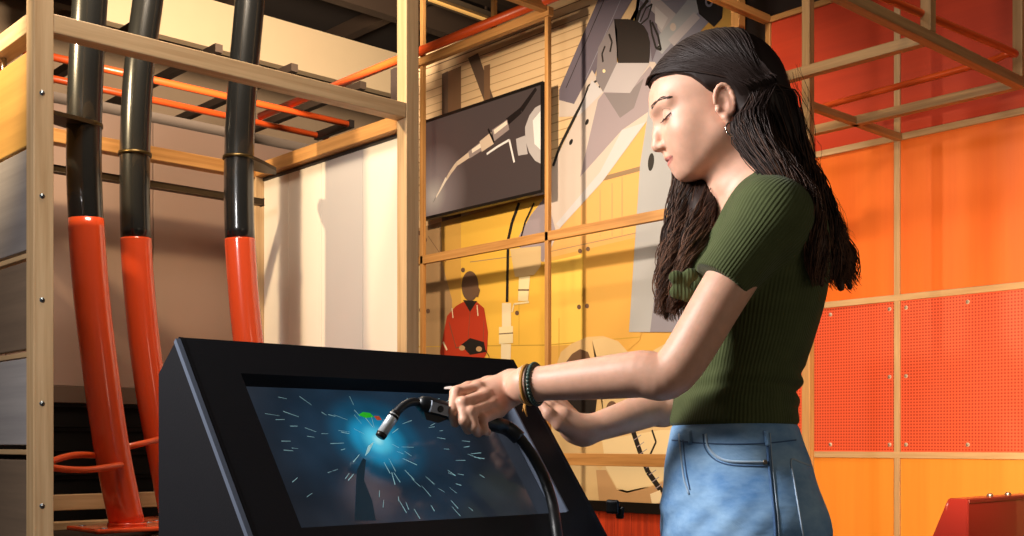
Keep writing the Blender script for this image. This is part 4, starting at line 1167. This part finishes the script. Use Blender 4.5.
wv = N.new('ShaderNodeTexWave'); wv.inputs['Scale'].default_value = 260; wv.bands_direction = 'DIAGONAL'; L.new(tc.outputs['Object'], wv.inputs['Vector'])
bp = N.new('ShaderNodeBump'); bp.inputs['Strength'].default_value = .2; bp.inputs['Distance'].default_value = .001; L.new(wv.outputs['Fac'], bp.inputs['Height'])
mp2 = N.new('ShaderNodeMapping'); mp2.inputs['Scale'].default_value = (10, 10, 22); mp2.inputs['Rotation'].default_value = (.25, .3, .2); L.new(tc.outputs['Object'], mp2.inputs['Vector']); nz3 = N.new('ShaderNodeTexNoise'); nz3.inputs['Scale'].default_value = 1.0; nz3.inputs['Detail'].default_value = 3; L.new(mp2.outputs['Vector'], nz3.inputs['Vector'])
bp2 = N.new('ShaderNodeBump'); bp2.inputs['Strength'].default_value = .5; bp2.inputs['Distance'].default_value = .012; L.new(nz3.outputs['Fac'], bp2.inputs['Height']); L.new(bp.outputs['Normal'], bp2.inputs['Normal']); L.new(bp2.outputs['Normal'], bb.inputs['Normal'])
L.new(rp.outputs['Color'], bb.inputs['Base Color']); bb.inputs['Roughness'].default_value = .85; bb.inputs['Specular IOR Level'].default_value = .2
denim = m
jo = fast_obj('jeans', V, Q, denim, person)
stitch = mat('denim_stitch', '#a9bdd0', .8); sdark = mat('denim_dark_seam', '#3f5f88', .8)
def seam(name, pts, r, mt, lift=0.0, n=6):
    S_ = [jeans.trace(x, y) for x, y in [tuple(p) for p in catmull(pts, n)]]
    S_ = [p for p in S_ if p is not None]
    b = bm_new(); add_tube(b, [cw(p + np.array([0, -lift, 0])) for p in S_], r, 6)
    return obj(name, b, mt, jo)
seam('front_pocket', [(706, 434), (708, 446), (716, 456), (728, 461), (748, 462), (767, 462)], .0022, stitch)
seam('front_pocket', [(703, 434), (705, 448), (714, 459), (728, 464.5), (748, 466), (767, 466)], .0012, sdark)
seam('side_seam', [(767, 433), (769, 462), (772, 490), (775, 520), (776, 545)], .0022, sdark)
seam('side_seam', [(770, 433), (772, 462), (775, 490), (778, 520), (779, 545)], .0012, stitch)
seam('fly_seam', [(679, 434), (681, 455), (684, 478), (689, 494)], .0018, stitch)
seam('fly_seam', [(683, 440), (686, 470), (690, 490)], .0012, sdark)
seam('back_pocket', [(811, 466), (800, 462), (791, 460), (794, 480), (799, 510), (804, 540)], .0016, stitch)
seam('belt_seam', [(672, 440), (700, 443), (735, 444), (768, 443), (796, 440)], .0012, sdark)
seam('belt_loop', [(690, 431), (691, 444)], .0045, denim); seam('belt_loop', [(766, 431), (768, 446)], .0045, denim)
b = bm_new(); p = jeans.trace(765, 462); add_tube(b, [cw(p + np.array([0, -.001, 0])), cw(p + np.array([0, -.004, 0]))], [.004, .003], 10); obj('rivet', b, mat('rivet_copper', '#9a8a78', .3, .9), jo)
# ---- shoes
for lg in (legN, legF):
    sh = Solid(); a = lg[2]
    sh.chain([np.array([a[0]+.045, a[1], .045]), np.array([a[0]-.04, a[1], .045]), np.array([a[0]-.13, a[1], .034])], [.042, .042, .032], .0, .03)
    sh.cap(np.array([a[0]+.01, a[1], .05]), np.array([a[0]+.01, a[1], .11]), .045, .045, .02)
    sh.half((0, 0, .002), (0, 0, -1))
    V, Q = mesh_solid(sh, [a[0]-.2, a[1]-.08, -.02], [a[0]+.12, a[1]+.08, .18], .005)
    so = fast_obj('shoe', V, Q, mat('white_sneaker', '#d8d4cc', .6), person)
    b = bm_new(); pr_ = []
    for t in np.linspace(0, 2*math.pi, 24, endpoint=False):
        x = a[0]-.045 + .135*math.cos(t); y = a[1] + .044*math.sin(t); pr_.append(cw((x, y, 0.001)))
    add_prism(b, pr_, (0, 0, .018)); obj('sole', b, mat('sole_grey', '#8d8a86', .7), so)

# ---- bracelets and earring
dirw = (wrN - C(590, 379, 1.788)); dirw /= np.linalg.norm(dirw)
def ring_pts(c, d, r, n=40, sq=.94):
    d = d/np.linalg.norm(d); e1 = np.cross(d, [0, 1, 0]); e1 /= np.linalg.norm(e1); e2 = np.cross(d, e1)
    return [c + e1*math.cos(t)*r + e2*math.sin(t)*r*sq for t in np.linspace(0, 2*math.pi, n, endpoint=False)]
def band(name, c, r, tr, mt, beads=0, label=None):
    b = bm_new(); P_ = ring_pts(c, dirw, r)
    add_tube(b, [cw(p) for p in P_ + P_[:1]], tr, 8)
    if beads:
        for p in ring_pts(c, dirw, r, beads): 
            M_ = Matrix.Translation(cw(p)); bmesh.ops.create_icosphere(b, subdivisions=2, radius=tr*1.5, matrix=M_)
        for f in b.faces: f.smooth = True
    return obj(name, b, mt, person, label=label)
band('bracelet', wrN + dirw*.004, .0300, .0018, mat('pale_cord', '#cdbf9c', .7), label='thin pale cord bracelet')
band('bracelet', wrN - dirw*.003, .0310, .0034, mat('ochre_cord', '#b07a2e', .7), label='ochre woven bracelet')
band('bracelet', wrN - dirw*.016, .0322, .0026, mat('teal_bead', '#33473f', .35), 34, label='dark green beaded bracelet')
band('bracelet', wrN - dirw*.0095, .0315, .0020, mat('brown_cord', '#3b2b1e', .7), label='dark brown cord bracelet')
b = bm_new(); kp = wrN + np.array([-.004, -.012, -.031])
add_tube(b, [cw(kp), cw(kp + np.array([.001, -.002, -.010])), cw(kp + np.array([.004, -.002, -.020]))], [.0022, .0020, .0010], 6); add_tube(b, [cw(kp), cw(kp + np.array([-.003, -.002, -.012]))], [.0020, .0010], 6)
obj('bracelet_tassel', b, MATS['ochre_cord'], person)
b = bm_new(); ec = H(.001, .078, -.046); P_ = [ec + hf*math.cos(t)*.0105*.9 + hu*math.sin(t)*.0115 + hl*.003*math.cos(t) for t in np.linspace(0, 2*math.pi, 28)]
add_tube(b, [cw(p) for p in P_], .0013, 8); obj('hoop_earring', b, mat('earring_silver', '#cfc6bd', .2, 1.0), person)

# ---- hair
hm, nt, bb = new_mat('dark_brown_hair'); N = nt.nodes; L = nt.links
at_ = N.new('ShaderNodeAttribute'); at_.attribute_name = 'along'
rp = N.new('ShaderNodeValToRGB'); rp.color_ramp.elements[0].position = .35; rp.color_ramp.elements[0].color = hexc('#2a1d19'); rp.color_ramp.elements[1].position = 1.0; rp.color_ramp.elements[1].color = hexc('#7d543c')
L.new(at_.outputs['Fac'], rp.inputs['Fac']); L.new(rp.outputs['Color'], bb.inputs['Base Color']); bb.inputs['Roughness'].default_value = .55; bb.inputs['Specular IOR Level'].default_value = .3
def hairline(P):
    q = (P-HO)@HM.T; f, l, u = q[..., 0], q[..., 1], q[..., 2]
    v = -.72*f + .69*u
    return np.interp(f, [-.03, -.012, .004, .02, .031, .05, .075, .095], [-.022, -.014, .004, .0145, .019, .0165, .006, -.006]) - v      # <0 inside the hair
hair = Solid()
hair.ell(H(-.010, 0, .049), HM, (.104, .080, .086), 0)
hair.ell(H(.034, 0, .051), HM, (.068, .060, .060), .02)
hair.ell(H(-.045, 0, .02), HM, (.075, .080, .085), .03)
hair.add_fn(hairline, .003)
# keep the ear and the cheek side clear
for s_ in (1,): hair.ell(H(.012, s_*.088, -.012), HM, (.034, .030, .046), .008, 's')
guides = {
 'back': ([C(752, 88, 1.88), C(772, 130, 1.88), C(792, 172, 1.87), C(814, 212, 1.86), C(832, 250, 1.85), C(841, 288, 1.84)], [.062, .060, .047, .038, .036, .022]),
 'near': ([C(745, 100, 1.82), C(757, 140, 1.80), C(783, 172, 1.765), C(805, 205, 1.755), C(815, 245, 1.755), C(822, 285, 1.76)], [.034, .034, .030, .027, .025, .014]),
 'farb': ([C(752, 90, 1.94), C(772, 135, 1.96), C(795, 178, 1.98), C(820, 220, 1.97), C(841, 255, 1.95), C(850, 288, 1.93)], [.045, .045, .037, .034, .030, .016]),
 'farf': ([C(680, 118, 1.965), C(688, 160, 1.975), C(690, 200, 1.94), C(680, 240, 1.90), C(672, 280, 1.87), C(666, 318, 1.86)], [.016, .028, .036, .036, .028, .012]),
 'farm': ([C(705, 130, 1.96), C(706, 170, 1.945), C(704, 208, 1.89), C(694, 245, 1.835), C(684, 282, 1.80), C(675, 315, 1.80)], [.022, .026, .024, .022, .018, .008]),
}
for k_, (g, r) in guides.items(): hair.chain(g, [x*(.80 if k_ != 'near' or i_ > 2 else .30 + .12*i_)*(1-.65*(i_/(len(r)-1))**2) for i_, x in enumerate(r)], .02, .03)
V, Q = mesh_solid(hair, [.18, 1.70, 1.10], [.60, 2.10, 1.76], .0035)
print('HAIR', len(V))
al = np.clip((H(0, 0, .05)[2]-V[:, 2])/.40, 0, 1)
ho = fast_obj('hair', V, Q, hm, person, {'along': al*.6})
# strands
rng = np.random.RandomState(11)
VS, QS, AS = [], [], []
def strand(pts, r, a0, a1, sides=4):
    pts = np.array(pts); n = len(pts)
    t = np.gradient(pts, axis=0); t /= np.linalg.norm(t, axis=1)[:, None] + 1e-12
    up = np.array([0.3, 0.9, 0.2]); s = np.cross(t, up); s /= np.linalg.norm(s, axis=1)[:, None] + 1e-12; w_ = np.cross(t, s)
    prof_ = r*np.concatenate([np.linspace(.7, 1, 3), np.ones(max(0, n-8)), np.linspace(1, .25, 5)])[:n]
    base = sum(len(v) for v in VS)
    ring = np.stack([pts + (s*math.cos(2*math.pi*k/sides) + w_*math.sin(2*math.pi*k/sides))*prof_[:, None] for k in range(sides)], 1)
    VS.append(ring.reshape(-1, 3)); AS.append(np.repeat(np.linspace(a0, a1, n), sides))
    i = np.arange(n-1)[:, None]*sides; k = np.arange(sides)[None]
    QS.append(np.stack([i+k, i+(k+1) % sides, i+sides+(k+1) % sides, i+sides+k], -1).reshape(-1, 4) + base)
cap = Solid(); cap.ops = hair.ops[:3]
def cat_np(pts, n):
    return np.array(catmull([tuple(p) for p in pts], n))
def push(P, lift):
    for _ in range(3):
        d = cap(P); e = 1e-3
        g = np.stack([cap(P+np.array(v)*e)-d for v in ((1, 0, 0), (0, 1, 0), (0, 0, 1))], 1)/e
        g /= np.linalg.norm(g, axis=1)[:, None] + 1e-9
        P = P + g*np.clip(lift-d, 0, None)[:, None]
    return P
def guide_pts(key, frac, ph, wob, stop):
    g, r = guides[key]; g = np.array(g); r = np.array(r)
    gg = cat_np(g, 6); rr_ = np.interp(np.linspace(0, 1, len(gg)), np.linspace(0, 1, len(r)), r)
    m_ = min(len(gg), max(6, int(len(gg)*stop))); gg = gg[:m_]; rr_ = rr_[:m_]
    s_ = np.linspace(0, 1, m_)
    cid = rng.randint(9); cr_ = np.random.RandomState(100+cid+len(key)*7); ca_ = cr_.uniform(0, 6.3); cm = cr_.uniform(.25, .8)
    fx = .42*frac[0] + .62*cm*math.cos(ca_); fy = .42*frac[1] + .62*cm*math.sin(ca_)
    tl2 = 1 - .35*s_
    ox = (frac[0]*(1-s_) + (fx)*s_)*rr_; oy = (frac[1]*(1-s_) + fy*s_)*rr_*1.15
    ph = .25*ph + cr_.uniform(0, 6.3)
    wx = wob*(.2+s_)*np.sin(ph + s_*15.0); wy = wob*(.2+s_)*np.cos(ph*1.3 + s_*13.0)
    tx = np.gradient(gg, axis=0); tx /= np.linalg.norm(tx, axis=1)[:, None]
    sx = np.cross(tx, [0, 1, 0]); sx /= np.linalg.norm(sx, axis=1)[:, None]; sy = np.cross(sx, tx)
    return gg + sx*(ox+wx)[:, None] + sy*(oy+wy)[:, None]
def disc(edge=.55):
    a = rng.uniform(0, 2*math.pi); r = rng.uniform(edge, 1.0)**.6; return (math.cos(a)*r, math.sin(a)*r)
# near side: from the parting over the ear, behind it, down the back
for i in range(520):
    t = rng.rand(); f0 = .088 - .16*t
    side = rng.choice([1, 1, 1, -1]) if t > .35 else 1
    u0 = .052 + .082*math.sqrt(max(0, 1-((f0+.005)/.112)**2))
    st = H(f0, .003*side, u0)
    dr = rng.rand()
    m1 = H(f0*.75 - .018, side*.055, .095 - .02*t - .01*dr)
    m2 = H(-.008 - .055*t - .018*dr, side*.080, .042 - .01*t)
    m3 = H(-.050 - .035*t - .01*dr, side*.074, -.010)
    key = ('near' if rng.rand() < .62 else 'back') if side > 0 else 'farb'
    gp = guide_pts(key, disc(), rng.uniform(0, 6.3), .004, rng.uniform(.75, 1.0))
    headp = push(cat_np([st, m1, m2, m3], 5), .0006 + .003*rng.rand())
    pts = cat_np(np.concatenate([headp[::2], gp[3::2]]), 2)
    strand(pts, rng.uniform(.0007, .0012), 0.0 + rng.uniform(-.15, .25), rng.uniform(.35, .95))
# the swept-back front, along the hairline over the ear
for i in range(330):
    t = rng.rand(); r1 = rng.rand(); f0 = .094 - .05*t; side = 1 if i % 5 else -1
    st = H(f0, .002*side, .052 + .082*math.sqrt(max(0, 1-((f0+.005)/.112)**2)))
    m0 = H(f0 - .008 - .01*r1, side*.030, .098 - .10*max(0, f0-.07)); m1 = H(.050 - .016*r1 - .02*t, side*.064, .077 + .010*r1)
    m2 = H(.016 - .02*r1, side*.076, .056 + .014*r1); m3 = H(-.030 - .012*r1, side*.080, .022); m4 = H(-.058, side*.072, -.022)
    gp = guide_pts('near' if side > 0 else 'farb', disc(.3), rng.uniform(0, 6.3), .004, rng.uniform(.7, 1.0))
    headp = push(cat_np([st, m0, m1, m2, m3, m4], 4), .0004 + .0022*rng.rand())
    strand(cat_np(np.concatenate([headp[::2], gp[3::2]]), 2), rng.uniform(.0006, .0011), rng.uniform(-.15, .25), rng.uniform(.35, .95))
for i in range(420):
    r1, r2 = rng.rand(), rng.rand()
    gp = guide_pts('near', disc(.3), rng.uniform(0, 6.3), .006, rng.uniform(.75, 1.0))
    headp = push(cat_np([H(-.012-.03*r1, .078, .050+.012*r2), H(-.026-.03*r1, .080, .012), H(-.040-.022*r1, .076, -.03)], 4), .0006 + .003*rng.rand())
    strand(cat_np(np.concatenate([headp[::2], gp[4::2]]), 2), rng.uniform(.0006, .0011), rng.uniform(0, .3), rng.uniform(.4, 1.0))
# far side: over the crown, forward of the far shoulder
for i in range(260):
    t = rng.rand(); f0 = .090 - .09*t
    st = H(f0, -.003, .052 + .082*math.sqrt(max(0, 1-((f0+.005)/.112)**2)))
    m1 = H(f0*.8 + .004, -.052, .088 - .01*t); m2 = H(.030 - .02*t, -.078, .030); 
    gp = guide_pts('farf' if rng.rand() < .65 else 'farm', disc(.4), rng.uniform(0, 6.3), .006, rng.uniform(.75, 1.05))
    headp = push(cat_np([st, m1, m2], 5), .0006 + .002*rng.rand())
    pts = cat_np(np.concatenate([headp[::2], gp[2::2]]), 2)
    strand(pts, rng.uniform(.0007, .0012), 0.0 + rng.uniform(-.15, .25), rng.uniform(.3, .9))
# loose locks
for key, n_, wob, e in (('back', 520, .011, .35), ('near', 400, .010, .3), ('farb', 380, .012, .4), ('farf', 500, .014, .3), ('farm', 280, .011, .3)):
    for i in range(n_):
        gp = guide_pts(key, disc(e), rng.uniform(0, 6.3), wob, min(1.0, rng.uniform(.78, 1.08)))
        k0 = rng.randint(5, 16) if key in ('near', 'back', 'farb') else 0
        strand(cat_np(gp[k0::2], 2), rng.uniform(.0006, .0011), rng.uniform(.0, .5), rng.uniform(.4, 1.0))
# fly-away strands at the right edge
for i in range(26):
    key = rng.choice(['back', 'farb']); gp = guide_pts(key, (1.0 + .4*rng.rand(), rng.uniform(-.5, .5)), rng.uniform(0, 6.3), .012, rng.uniform(.6, 1.0))
    strand(gp, .00035, .3, .7, 3)
VV = np.concatenate(VS); QQ = np.concatenate(QS); AA = np.concatenate(AS)
print('STRANDS', len(VV))
fast_obj('strands', VV, QQ, hm, ho, {'along': AA})

# ================================================================ the torch in her hand
def D(px, py, off): return onface(px, py, off)
A0, A1 = D(419, 403, .052), D(505, 427, .052)
torch = thing('welding_torch', 'black hand-held welding torch with a chrome nozzle held over the kiosk screen', 'torch', tuple(D(450, 410, .05)))
tblk = mat('torch_black', '#15171b', .4, bump=.03)
dA = (A1-A0).normalized()
Lh = (A1-A0).length; b = tube([A0 - dA*.002, A0 + dA*.004, A0 + dA*.016, A0 + dA*Lh*.5, A0 + dA*Lh*.85, A1], [.0085, .0125, .0142, .0142, .0132, .0125], 20); obj('handle', b, tblk, torch, True)
b = bm_new(); P0 = A0 + dA*.014 - fn*.000; side_ = dA.cross(fn).normalized()
vd = (Vector((0, 0, CAMZ)) - A0).normalized(); side_ = (vd - dA*vd.dot(dA)).normalized(); fn2 = dA.cross(side_).normalized()
c0 = A0 + side_*.0138; obox(b, c0 + dA*.014, c0 + dA*.048, .016, .004, up=side_, bevel=.001); pn = obj('side_plate', b, mat('plate_grey', '#9aa4b2', .4, .0), torch, label='light grey side plate')
b = bm_new(); q = c0 + dA*.031; add_tube(b, [q, q + side_*.0025, q + side_*.003], [.0055, .0055, .004], 14); obj('button', b, tblk, pn)
fu = fn2 if fn2.z > 0 else -fn2
b = bm_new(); add_prism(b, [A0 - fu*.008 + dA*.006 - side_*.008, A0 - fu*.022 + dA*.016 - side_*.008, A0 - fu*.022 + dA*.038 - side_*.008, A0 - fu*.008 + dA*.058 - side_*.008], side_*.016); obj('trigger', b, tblk, torch)
neck_px = [(422, 403, .052), (412, 402, .052), (403, 406, .046), (395, 414, .036), (391, 420, .030)]
b = tube([Vector(p) for p in catmull([tuple(D(*p)) for p in neck_px], 6)], .0066); obj('gooseneck', b, tblk, torch)
n0, n1 = D(393, 417, .033), D(380, 437, .012)
dn_ = (n1-n0).normalized()
b = tube([n0 - dn_*.004, n0 + dn_*.002, n1 - dn_*.006], [.0085, .0085, .0085], 18); obj('nozzle', b, mat('nozzle_chrome', '#e2e6e8', .3, .45), torch, label='chrome nozzle')
b = tube([n0 - dn_*.010, n0 + dn_*.0015], [.0072, .0092], 18); obj('neck_collar', b, tblk, torch)
b = tube([n1 - dn_*.0065, n1, n1 + dn_*.001], [.0089, .0080, .0055], 18); obj('nozzle_tip', b, mat('tip_dark', '#2c2622', .4, .6), torch)
cab = [(500, 425, .050), (512, 431, .050), (522, 441, .048), (534, 458, .044), (545, 480, .038), (553, 506, .034), (558, 540, .032)]
cp = [tuple(D(*p)) for p in cab]; e = Vector(cp[-1]); cp += [tuple(e + Vector((.0, -.03, -.12))), tuple(e + Vector((-.01, -.02, -.30))), (e.x-.02, e.y+.0, .25), (e.x-.05, e.y-.02, .03), (e.x-.20, e.y-.10, .012)]
b = tube([Vector(p) for p in catmull(cp, 8)], .0088, 14); obj('cable', b, mat('cable_black', '#101114', .45), torch)
b = tube([Vector(p) for p in catmull([tuple(D(498, 424, .051)), tuple(D(510, 430, .050)), tuple(D(519, 438, .0485))], 5)], .0125, 16); obj('strain_relief', b, mat('relief_blue_black', '#1b222b', .35), torch)
# ================================================================ camera and light
cam = bpy.data.cameras.new('camera'); co = bpy.data.objects.new('camera', cam); COL.objects.link(co)
cam.sensor_width = 36.0; cam.lens = F/1024*36.0
cam.shift_x = 0.0; cam.shift_y = (HY-268.0)/1024.0
cam.clip_start = 0.05
co.location = (0, 0, CAMZ); co.rotation_euler = (math.radians(90), 0, -math.atan2(FX, FY))
SC.camera = co
def lamp(kind, name, loc, target, energy, color, size=0.1, angle=60, blend=0.4):
    l = bpy.data.lights.new(name, kind); l.energy = energy; l.color = color
    if kind == 'SPOT': l.spot_size = math.radians(angle); l.spot_blend = blend; l.shadow_soft_size = size
    elif kind == 'AREA': l.size = size
    else: l.shadow_soft_size = size
    o = bpy.data.objects.new(name, l); COL.objects.link(o); o.location = loc
    d = Vector(target) - Vector(loc); o.rotation_euler = d.to_track_quat('-Z', 'Y').to_euler()
    return o
warm = (1.0, 0.66, 0.33); soft = (1.0, 0.82, 0.62); cool = (1.0, 0.97, 0.95)
LC = lambda x, y, z: tuple(cam2w((x, y, z)))
lamp('AREA', 'key_lamp', LC(-1.5, 1.42, 2.2), LC(0.25, 1.85, 1.25), 72, cool, 0.5)
lamp('SPOT', 'added_face_light', LC(-1.1, 0.75, 2.05), LC(0.30, 1.86, 1.46), 48, cool, 0.12, 17, 1.0)  # added narrow spot without a fixture, brightens head and near arm
lamp('AREA', 'added_side_fill', LC(1.7, 0.9, 1.3), LC(0.4, 1.9, 0.75), 2.5, soft, 0.5)  # added weak fill without a fixture, lifts the right side of the jeans
lamp('SPOT', 'mural_lamp', (2.9, 5.4, 3.35), (5.83, 5.9, 2.3), 430, (1.0, 0.80, 0.56), 0.08, 75, 0.5)
lamp('SPOT', 'mural_lamp', (3.2, 3.0, 4.6), (5.83, 5.2, 1.4), 300, (1.0, 0.82, 0.6), 0.08, 60, 0.6)
lamp('SPOT', 'orange_wall_lamp', (3.4, 1.6, 1.2), (5.6, 2.6, 0.9), 330, warm, 0.3, 90, 0.8)
lamp('SPOT', 'orange_wall_lamp', (3.0, 1.0, 4.6), (5.6, 2.7, 1.6), 90, soft, 0.2, 70, 0.8)
lamp('SPOT', 'bay_lamp', (0.6, 3.846, 2.72), (2.58, 3.9, 1.7), 170, (1.0, 0.76, 0.44), 0.03, 75, 0.4)
lamp('AREA', 'added_bay_fill', (1.5, 3.2, 3.5), (1.9, 4.4, 1.4), 60, soft, 0.6)  # added fill without a fixture, lifts the mauve back panel and the poles
lamp('SPOT', 'hall_lamp', (4.5, 6.5, 4.2), (5.5, 11.0, 4.8), 1300, soft, 0.3, 110, 0.9)
w = bpy.data.worlds.new('world'); SC.world = w; w.use_nodes = True
bg = w.node_tree.nodes['Background']; bg.inputs[0].default_value = (1.0, 0.86, 0.72, 1); bg.inputs[1].default_value = 0.07
vs = SC.view_settings; vs.view_transform = 'Standard'; vs.look = 'None'; vs.gamma = 1.0; vs.exposure = 0.0; vs.use_curve_mapping = False
SC.cycles.max_bounces = 6
